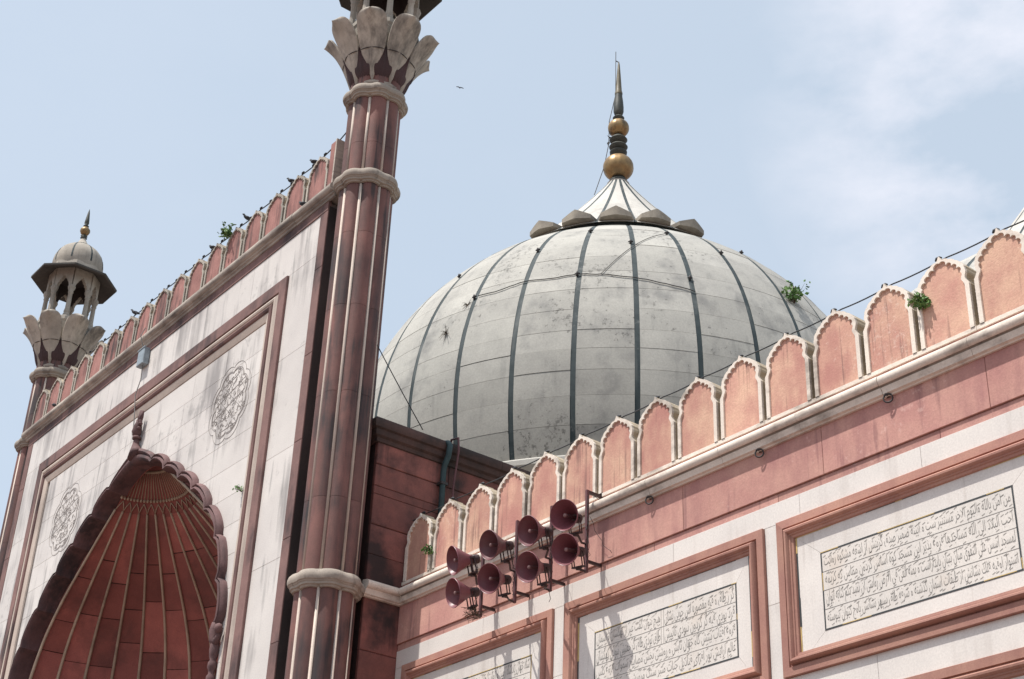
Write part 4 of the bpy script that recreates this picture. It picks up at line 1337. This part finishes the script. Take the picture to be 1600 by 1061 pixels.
    for k in range(8): A('dome_stripe', sm, None, R(45*k+8))
    g = G(); g.lathe([(0.245, 23.64), (0.26, 23.66), (0.245, 23.68)], n=24); A('dome_band', g.build('dome_band', 'dome_stripe', True))
    g = G(); g.lathe([(0.22, 23.67), (0.13, 23.80), (0.07, 23.92), (0.06, 23.95)], n=24); A('dome_cap', g.build('dome_cap', 'chhatri_stone', True))
    g = G(); g.lathe([(0.05, 23.93), (0.10, 23.96), (0.06, 23.99), (0.10, 24.03), (0.05, 24.06), (0.05, 24.07)], n=16); A('finial_collar', g.build('finial_collar', 'finial_dark', True))
    g = G(); g.lathe([(0.04, 24.06), (0.11, 24.11), (0.145, 24.19), (0.14, 24.25), (0.09, 24.32), (0.04, 24.34)], n=20); A('finial_ball', g.build('finial_ball', 'gilt', True))
    g = G(); g.lathe([(0.03, 24.33), (0.085, 24.38), (0.04, 24.42), (0.07, 24.48), (0.06, 24.6), (0.03, 24.85), (0.0, 25.0)], n=14); A('finial_spike', g.build('finial_spike', 'finial_dark', True))
    return t
make_minaret((-21.65, 12.60, GZ), 'tall red minaret with pale ribs at the right corner of the portal')
make_minaret((-37.74, 12.68, GZ), 'red minaret behind the far left battlements with its whole domed kiosk showing')

# ------------------------------------------------------------------ LOUDSPEAKERS
def make_horn():
    t = bpy.data.objects.new('loudspeaker', None); t.empty_display_size = 0.2; col.objects.link(t)
    # mouth faces -y at y=0, origin at the mouth centre
    prof = [(0.222, -0.012), (0.228, -0.018), (0.234, -0.010), (0.232, 0.0), (0.205, 0.05), (0.16, 0.125), (0.115, 0.20), (0.085, 0.265), (0.070, 0.31)]
    inn = [(0.222, -0.012), (0.218, 0.0), (0.19, 0.05), (0.145, 0.125), (0.10, 0.20), (0.07, 0.26), (0.05, 0.30), (0.0, 0.305)]
    def L_(prof, n, name, mat, rev=False):
        g = G(); rows = [[(r_*math.cos(2*PI*j/n), y, r_*math.sin(2*PI*j/n)) for j in range(n)] for r_, y in prof]
        g.grid(rows if not rev else rows[::-1], closed=True); me = g.build(name, mat, True); smooth_angle(me, 50); return me
    add('horn_bell', L_(prof, 36, 'horn_bell', 'horn_paint'), t)
    add('horn_inside', L_(inn, 36, 'horn_inside', 'horn_paint', True), t)
    add('reflector_tube', L_([(0.0, 0.015), (0.022, 0.015), (0.028, 0.02), (0.030, 0.035), (0.026, 0.05), (0.030, 0.30)], 16, 'reflector_tube', 'horn_throat', True), t)
    add('driver', L_([(0.0, 0.44), (0.055, 0.44), (0.072, 0.43), (0.075, 0.41), (0.075, 0.335), (0.068, 0.32), (0.078, 0.315), (0.078, 0.30), (0.0, 0.30)], 20, 'driver', 'driver_dark'), t)
    g = G()
    for sx in (-1, 1):
        g.box(sx*0.088-0.004, sx*0.088+0.004, 0.255, 0.275, -0.225, 0.03)
        g.box(sx*0.088-0.004, sx*0.088+0.004, 0.315, 0.335, -0.225, 0.03)
        g.box(min(sx*0.07, sx*0.10), max(sx*0.07, sx*0.10), 0.25, 0.34, -0.01, 0.02)
    g.box(-0.095, 0.095, 0.25, 0.34, -0.245, -0.222)
    g.box(-0.03, 0.03, 0.26, 0.33, -0.275, -0.245)
    add('yoke', g.build('yoke', 'yoke_iron'), t)
    return t
horn0 = make_horn()
horn_parts = list(horn0.children)
# (mouth x, y, z, azimuth from -y towards +x, tilt, label)
HORNS = [(-15.87, 13.05, 8.655, 27, 'maroon horn loudspeaker, upper one of the rightmost pair on the wall brackets'),
         (-15.83, 13.05, 8.115, 22, 'maroon horn loudspeaker, lower one of the rightmost pair on the wall brackets'),
         (-16.69, 13.05, 8.655, 10, 'maroon horn loudspeaker, upper one of the second pair from the right'),
         (-16.68, 13.05, 8.085, 14, 'maroon horn loudspeaker, lower one of the second pair from the right'),
         (-17.61, 13.02, 8.69, 7, 'maroon horn loudspeaker, upper one of the second pair from the left'),
         (-17.57, 13.02, 8.14, 16, 'maroon horn loudspeaker, lower one of the second pair from the left'),
         (-18.54, 13.02, 8.70, -8, 'maroon horn loudspeaker, upper one of the leftmost pair below the battlements'),
         (-18.48, 13.02, 8.15, -2, 'maroon horn loudspeaker, lower one of the leftmost pair with twigs caught behind it')]
BARS = [(-16.15, 9.34, 8.03), (-16.98, 9.34, 7.96), (-17.84, 9.36, 8.0), (-18.71, 9.34, 7.99)]
for i, (x, y, z, az, lab) in enumerate(HORNS):
    if i == 0: t = horn0
    else:
        t = horn0.copy(); col.objects.link(t)
        for c in horn_parts:
            d = c.copy(); col.objects.link(d); d.parent = t
    t.location = (x, y, z)
    t.rotation_euler = (R(14), 0, R(az-7))
    tag(t, lab, 'loudspeaker', 'maroon horn loudspeakers in two rows on the wall')
bl = ['iron bracket post carrying the rightmost pair of loudspeakers, its top arm clear of them', 'iron bracket post carrying the second pair of loudspeakers from the right',
      'iron bracket post carrying the second pair of loudspeakers from the left', 'iron bracket post carrying the leftmost pair of loudspeakers']
for k, (bx, zt, zb_) in enumerate(BARS):
    t = thing('speaker_bracket', (bx, 13.72, zb_), bl[k], 'bracket', 'iron posts carrying the loudspeakers')
    o_ = Vector((-bx, -13.72, -zb_))
    g = G(); g.box(bx-0.022, bx+0.022, 13.70, 13.742, zb_, zt); o = add('post', g.build('post', 'bracket_iron'), t); o.location = o_
    g = G(); g.box(bx-0.020, bx+0.020, 13.742, 14.02, zt-0.05, zt-0.004); g.box(bx-0.03, bx+0.03, 13.985, 14.0, zt-0.10, zt+0.04)
    o = add('wall_arm', g.build('wall_arm', 'yoke_iron'), t); o.location = o_
    g = G(); g.box(bx-0.020, bx+0.020, 13.742, 14.0, zb_+0.16, zb_+0.20); o = add('wall_arm', g.build('wall_arm', 'yoke_iron'), t); o.location = o_
    for q in (2*k, 2*k+1):
        hx, hy, hz, az, _ = HORNS[q]
        a = R(az-7)
        foot = Vector((0, 0.295, -0.262)); foot.rotate(Matrix.Rotation(a, 3, 'Z') @ Matrix.Rotation(R(14), 3, 'X'))
        fx, fy, fz_ = hx+foot.x, hy+foot.y, hz+foot.z
        za = min(max(fz_, zb_+0.02), zt-0.03)
        g = G(); g.tube([(bx, 13.70, za), (bx, 13.62, za), (fx, min(fy+0.05, 13.60), fz_), (fx, fy-0.02, fz_)], 0.017, 6)
        o = add('speaker_arm', g.build('speaker_arm', 'yoke_iron'), t); o.location = o_
    # slack wires
    g = G(); rnd = random.Random(k)
    hx, hy, hz, az, _ = HORNS[2*k]
    p0 = Vector((hx+0.05, hy+0.42, hz)); p1 = Vector((bx, 13.70, hz+0.1)); p2 = Vector((HORNS[2*k+1][0]+0.05, HORNS[2*k+1][1]+0.42, HORNS[2*k+1][2]))
    def sag(a, b, s_): return [tuple(a.lerp(b, j/8)+Vector((0.02*math.sin(j*2.1), 0, -s_*4*(j/8)*(1-j/8)))) for j in range(9)]
    g.tube(sag(p0, p2, 0.12), 0.004, 4); g.tube(sag(p0, p1, 0.08), 0.004, 4)
    if k == 0: g.tube(sag(Vector((bx, 13.72, 9.25)), Vector((bx+0.16, 13.86, 9.10)), -0.08), 0.004, 4); g.tube(sag(Vector((bx-0.03, 13.8, 8.95)), Vector((bx+0.3, 13.97, 8.32)), 0.1), 0.004, 4)
    for q in range(3):
        h2 = HORNS[2*k+(q % 2)]
        a0 = Vector((h2[0]+rnd.uniform(0, .08), h2[1]+0.40, h2[2]+rnd.uniform(-.02, .08)))
        b0 = Vector((bx+rnd.uniform(-.03, .03), 13.71, h2[2]+rnd.uniform(-.35, .25)))
        g.tube(sag(a0, b0, rnd.uniform(0.04, 0.14)), 0.0045, 4)
    g.tube([(bx+0.026, 13.70, zt-0.1-0.12*j+0) if j % 2 else (bx+0.032, 13.71, zt-0.1-0.12*j) for j in range(10)], 0.0055, 4)
    o = add('wire', g.build('wire', 'iron'), t); o.location = o_
# twigs caught behind the last loudspeaker
g = G(); rnd = random.Random(8)
for k in range(34):
    c = Vector((-18.36+rnd.uniform(-.12, .12), 13.35+rnd.uniform(-.1, .1), 7.86+rnd.uniform(-.06, .08)))
    d = Vector((rnd.uniform(-1, 1), rnd.uniform(-1, 1), rnd.uniform(-.8, .6))).normalized()*rnd.uniform(0.12, 0.3)
    g.tube([tuple(c-d*0.5), tuple(c+Vector((rnd.uniform(-.03, .03), 0, rnd.uniform(-.03, .03)))), tuple(c+d*0.5)], [0.004, 0.005, 0.002], 4)
tag(add('bird_nest', g.build('bird_nest', 'twig')), 'untidy bundle of dry twigs caught behind the lowest left loudspeaker', 'twigs')

# ------------------------------------------------------------------ IRON RINGS
ring_lab = ['iron ring hanging under the cornice, nearest to the loudspeakers', 'iron ring hanging under the cornice, middle one of three along the red band', 'iron ring hanging under the cornice, rightmost on the red band']
g = G()
pts = [(0.058*math.sin(2*PI*j/20), -0.075, -0.045+0.058*math.cos(2*PI*j/20)) for j in range(21)]
g.tube(pts, 0.011, 6, cap=False)
ringm = g.build('hoop', 'iron', True)
g = G(); g.tube([(0, 0.01, 0.02), (0, -0.07, 0.02), (0, -0.095, 0.005), (0, -0.085, -0.01)], 0.012, 6); g.lathe([(0, -0.0), (0.03, 0.0)], n=8)
eyem = g.build('eye_bolt', 'iron', True)
for (x, z), lab in zip(((-15.03, 8.915), (-12.86, 8.915), (-10.67, 8.915)), ring_lab):
    t = thing('iron_ring', (x, 13.985, z), lab, 'ring', 'iron rings under the cornice')
    o = add('hoop', ringm, t); o.rotation_euler = (0, 0, R(25)); add('eye_bolt', eyem, t)

# ------------------------------------------------------------------ PIPE on the hall wall
pipe = thing('drain_pipe', (-21.36, 14.66, 9.2), 'dark green drain pipe running down the shaded red wall', 'pipe')
g = G(); g.tube([(0, 0, 0), (0, 0, 2.48), (0.03, 0, 2.60), (0.13, 0.0, 2.75), (0.16, 0, 2.95), (0.10, 0, 3.02), (-0.15, 0, 3.10)], 0.055, 10)
add('pipe', g.build('pipe', 'pipe_green', True), pipe)
g = G()
for z in (0.9, 2.2): g.box(-0.09, 0.062, -0.075, 0.075, z, z+0.05)
add('pipe_clamp', g.build('pipe_clamp', 'iron'), pipe)
g = G(); g.tube([(-21.6, 14.9, 12.22), (-21.45, 14.86, 12.42), (-21.2, 14.84, 12.36), (-21.18, 14.85, 12.1), (-21.30, 14.86, 11.4), (-21.36, 14.88, 9.4)], 0.022, 6)
tag(add('conduit', g.build('conduit', 'bracket_iron', True)), 'thin rusty rod hooked over the hall cornice beside the drain pipe', 'rod')

# ------------------------------------------------------------------ BOX on the portal
t = thing('junction_box', (-30.25, 12.18, 16.75), 'small grey junction box hanging on the white band under the portal battlements', 'box')
g = G(); g.bevbox(-0.17, 0.17, -0.14, 0.0, -0.22, 0.20, 0.015); add('case', g.build('case', 'box_grey'), t)
g = G(); g.box(-0.19, 0.19, -0.155, -0.125, 0.19, 0.215); add('lid', g.build('lid', 'box_grey'), t)
g = G(); g.tube([(0.02, -0.06, -0.2), (0.06, -0.06, -0.6), (0.0, -0.10, -1.0), (0.1, -0.08, -1.5), (0.14, -0.05, -2.0)], 0.012, 5); g.tube([(0, -0.1, 0.2), (-0.05, -0.2, 0.55), (-0.06, -0.12, 0.8)], 0.012, 5)
add('cable', g.build('cable', 'cable_pale'), t)

# ------------------------------------------------------------------ CABLES over the battlements
def cable(name, pts, rad, mat, label, clips=None, clipr=0.03, sagv=0.02):
    g = G(); path = []
    for a, b in zip(pts, pts[1:]):
        a, b = Vector(a), Vector(b)
        for j in range(6):
            u = j/6; p = a.lerp(b, u); p.z -= sagv*4*u*(1-u); path.append(tuple(p))
    path.append(tuple(pts[-1]))
    g.tube(path, rad, 5)
    t = thing(name, pts[0], label, 'cable')
    o = add('wire', g.build('wire', mat, True), t); o.location = -Vector(pts[0])
    if clips:
        gg = G(); gg.tube([(-0.045, 0, -0.01), (-0.02, 0, 0.01), (0.03, 0, 0.012), (0.06, 0, 0.0)], [0.008, clipr, clipr*0.9, 0.008], 6)
        gg.tube([(0.0, 0, 0.0), (0.01, 0, -0.05)], 0.008, 4)
        cm_ = gg.build('clip', mat, True)
        for c in clips: add('clip', cm_, t, Vector(c)-Vector(pts[0]))
    return t
wp = [(-22.1, 14.13, 10.60)]+[(x+0.02, 14.13, 10.585) for x in merlon_x]
cable('battlement_cable', wp, 0.010, 'cable_black', 'thin black cable strung along the tips of the right battlements', [(x-0.10, 14.11, 10.60) for x in merlon_x], 0.026, 0.02)
cable('loose_wire', [(-21.3, 14.2, 10.0)]+[(x+0.55, 14.16, 10.20+0.05*math.sin(k*2.3)) for k, x in enumerate(merlon_x)], 0.0035, 'cable_pale', 'thin pale wire looping slackly behind the right battlements', None, 0, 0.05)
px_ = [-22.97-0.872*k for k in range(17)]
pw = [(-22.0, PY+0.1, 18.80)]+[(x, PY+0.1, 18.60) for x in px_[:14]]
cl = []
for k in range(14):
    cl += [(px_[k]+0.02, PY+0.09, 18.62), (px_[k]+0.44, PY+0.09, 18.59)]
cable('portal_cable', pw, 0.014, 'cable_black', 'dark cable with many small clips running along the portal battlements', cl, 0.022, 0.03)
cable('sloping_wire', [(-21.3, 12.7, 14.0), (-21.3, 14.1, 12.32)], 0.010, 'cable_black', 'short dark wire sloping down from the minaret to the hall cornice', None, 0, 0.02)
# cable draped over the dome
def dpt(az, la, r_=7.83): return (-29.78+r_*math.cos(R(la))*math.cos(R(az)), 26.39+r_*math.cos(R(la))*math.sin(R(az)), 17.13+r_*math.sin(R(la)))
g = G()
path = []
rnd = random.Random(6)
ctl = [(-71.1, 22.6), (-66, 22.6), (-60.8, 23.8), (-55, 23.4), (-49.7, 24.0), (-45, 23.6), (-38.4, 22.6), (-32, 21.2), (-25, 19.6)]
for a, b in zip(ctl, ctl[1:]):
    for j in range(5): path.append(dpt(a[0]+(b[0]-a[0])*j/5, a[1]+(b[1]-a[1])*j/5+rnd.uniform(-.12, .12)))
g.tube(path, 0.014, 4)
path = [dpt(-45+17*u, 23.6+21*u+2.4*math.sin(u*PI)) for u in [i/20 for i in range(21)]]
g.tube(path, 0.009, 4)
tag(add('dome_wire', g.build('dome_wire', 'iron')), 'thin dark wire draped across the front of the great dome', 'wire')
# lamp fittings on the dome
lab_ = [(-60.8, 35.9, 'small dark fitting on the second stripe left of the dome centre'), (-49.1, 44.6, 'small dark fitting high on the stripe left of the dome centre'), (-49.7, 24.0, 'small dark fitting on the stripe left of centre where the wire crosses'),
        (-38.6, 36.5, 'small dark fitting on the middle stripe of the dome below the crown'), (-28.1, 44.7, 'small dark fitting high on the stripe right of the dome centre'), (-27.0, 23.8, 'small dark fitting on the stripe right of centre at mid height'),
        (-15.8, 37.5, 'small dark fitting on the second stripe right of the dome centre'), (-72.0, 22.6, 'small dark fitting on the third stripe left of the dome centre'), (-4.9, 44.5, 'small dark fitting on the far right stripe near the dome outline'),
        (-84, 36.0, 'dark clump on the left outline of the dome')]
g = G(); g.tube([(0, 0, -0.10), (0, 0, 0.02), (0.03, 0, 0.10)], [0.04, 0.065, 0.03], 7); g.tube([(0.0, -0.1, 0.0), (0, 0.1, 0.02)], [0.03, 0.04], 6)
lm = g.build('dome_fitting', 'iron', True)
for az, la, lb in lab_:
    o = add('dome_fitting', lm, None, dpt(az, la, 7.84), R(az)); o.scale = (0.62,)*3; tag(o, lb, 'fitting', 'small dark fittings on the dome')

# ------------------------------------------------------------------ BIRDS
def bird_mesh():
    g = G()
    path = [(-0.24, 0, -0.03), (-0.17, 0, -0.015), (-0.10, 0, 0.01), (-0.04, 0, 0.03), (0.03, 0, 0.045), (0.08, 0, 0.075), (0.105, 0, 0.115), (0.13, 0, 0.145), (0.155, 0, 0.148), (0.185, 0, 0.142)]
    rad = [0.018, 0.022, 0.045, 0.062, 0.064, 0.050, 0.034, 0.034, 0.022, 0.004]
    g.tube(path, rad, 10)
    for s_ in (-1, 1):  # folded wings
        g.tube([(0.06, s_*0.045, 0.05), (0.0, s_*0.066, 0.035), (-0.10, s_*0.045, 0.015), (-0.19, s_*0.012, -0.01)], [0.018, 0.034, 0.026, 0.006], 6)
        g.tube([(0.0, s_*0.022, -0.02), (0.0, s_*0.022, -0.06)], 0.005, 4)
    return g.build('pigeon', 'bird_grey', True)
bm_ = bird_mesh()
BIRDS = [(-23.42, PY+0.1, 18.67, 200, 'dark pigeon on the portal cable, nearest to the minaret'), (-24.32, PY+0.1, 18.665, 215, 'dark pigeon on the portal cable, second from the minaret'),
         (-26.20, PY+0.1, 18.665, 250, 'dark pigeon on the portal cable just above the green plant'), (-27.80, PY+0.1, 18.665, 195, 'dark pigeon on the portal cable, left of the green plant'),
         (-31.75, PY+0.1, 18.665, 230, 'dark pigeon on the portal cable, farthest left'), (-23.30, PY-0.10, 17.46, 190, 'dark pigeon sitting on the portal cornice near the minaret'),
         (-35.55, PY-0.12, 17.46, 170, 'dark pigeon sitting on the portal cornice near its left end'), (-31.55, 21.5, 12.1+0, 120, None)]
for x, y, z, rz, lb in BIRDS:
    if lb is None: continue
    o = add('pigeon', bm_, None, (x, y, z), R(rz)); o.scale = (0.68, 0.68, 0.68); tag(o, lb, 'bird', 'pigeons on the portal parapet')
# a kite gliding far off
g = G()
g.tube([(-0.25, 0, 0), (-0.1, 0, 0), (0.1, 0, 0.02), (0.25, 0, 0.02)], [0.05, 0.07, 0.07, 0.02], 8)
for s_ in (-1, 1): 
    g.grid([[(0.10, s_*0.04, 0.02), (-0.10, s_*0.04, 0.01)], [(0.14, s_*0.35, 0.10), (-0.10, s_*0.35, 0.09)], [(0.02, s_*0.75, 0.06), (-0.10, s_*0.70, 0.05)]])
    g.grid([[(0.10, s_*0.04, 0.00), (-0.10, s_*0.04, -0.01)], [(0.14, s_*0.35, 0.085), (-0.10, s_*0.35, 0.075)], [(0.02, s_*0.75, 0.055), (-0.10, s_*0.70, 0.045)]])
o = add('flying_bird', g.build('flying_bird', 'bird_grey'), None, (-71.3, 48.2, 68.5), R(-20)); o.scale = (0.38, 0.38, 0.38); tag(o, 'small dark bird gliding in the sky between minaret and dome', 'bird')

# ------------------------------------------------------------------ PLANTS
def plant(loc, size, n, label, mat='leaf', seed=0, normal=(0, -1, 0.3), spread=1.0, leafsz=0.07):
    rnd = random.Random(seed)
    t = thing('wall_plant', loc, label, 'plant')
    st = G(); lf = G()
    nb = max(3, n//9)
    for b in range(nb):
        d = (Vector(normal).normalized()+Vector((rnd.uniform(-1, 1), rnd.uniform(-1, 1), rnd.uniform(-0.5, 1)))*spread).normalized()
        e = d*size*rnd.uniform(0.5, 1.0)
        m1 = e*0.5+Vector((0, 0, 0.06*size))
        st.tube([(0, 0, 0), tuple(m1), tuple(e)], [0.010, 0.007, 0.003], 4)
        for k in range(n//nb):
            u = rnd.uniform(0.3, 1.05)
            c = (m1*2*u if u < 0.5 else m1.lerp(e, (u-0.5)*2))+Vector((rnd.gauss(0, 1), rnd.gauss(0, 1), rnd.gauss(0, 1)))*size*0.10
            a = Vector((rnd.gauss(0, 1), rnd.gauss(0, 1), rnd.gauss(0, 1)-0.3)).normalized()
            b_ = a.cross(Vector((rnd.gauss(0, 1), rnd.gauss(0, 1), rnd.gauss(0, 1)))).normalized()
            s_ = leafsz*rnd.uniform(0.6, 1.2)
            nn = a.cross(b_)*s_*0.12
            lf.poly([tuple(c), tuple(c+a*s_*0.5+b_*s_*0.34+nn), tuple(c+a*s_)], 0 if rnd.random() < 0.7 else 1)
            lf.poly([tuple(c), tuple(c+a*s_), tuple(c+a*s_*0.5-b_*s_*0.34+nn)], 0 if rnd.random() < 0.7 else 1)
    add('stem', st.build('stem', 'twig'), t)
    o = add('foliage', lf.build('foliage', ['leaf', 'leaf_light']), t); o['kind'] = 'stuff'
    return t
plant((-26.72, PY-0.02, 18.42), 0.30, 130, 'small green plant sprouting from the portal battlements', seed=1, leafsz=0.10)
plant((-10.02, 13.98, 9.98), 0.17, 130, 'small bright green plant growing between two battlements on the right', seed=2, leafsz=0.075)
plant((-24.42, PY-0.03, 11.50), 0.20, 26, 'tiny pale weed in a marble joint beside the arch', seed=3, leafsz=0.07)
plant((-20.62, 13.98, 9.75), 0.16, 80, 'small creeper on the first red battlement of the right wall', seed=4, normal=(0, -1, -0.6), leafsz=0.06)
P_ = dpt(-1.1, 25.6, 7.8)
plant(P_, 0.62, 150, 'leafy sapling rooted on the right shoulder of the great dome', seed=5, normal=(0.7, -0.3, 0.7), leafsz=0.13)
def dry_tuft(az, la, size, n, seed, label):
    rnd = random.Random(seed); P_ = dpt(az, la, 7.8); g = G()
    nrm = (Vector(P_)-Vector((-29.78, 26.39, 17.13))).normalized()
    for k in range(n):
        d = (nrm*rnd.uniform(0.2, 1.0)+Vector((rnd.uniform(-1, 1), rnd.uniform(-1, 1), rnd.uniform(-1.4, 0.6)))).normalized()*size*rnd.uniform(0.4, 1.0)
        g.tube([(0, 0, 0), tuple(d*0.5+Vector((0, 0, 0.02))), tuple(d+Vector((0, 0, -0.10*size)))], [0.008, 0.006, 0.002], 4)
    o = add('dry_plant', g.build('dry_plant', 'twig'), None, P_); tag(o, label, 'plant')
dry_tuft(-76.6, 14.6, 0.33, 26, 6, 'dry brown tuft low on the left face of the great dome')
dry_tuft(-73.2, 21.0, 0.24, 22, 7, 'dry brown tuft beside the third dome stripe, above another tuft')
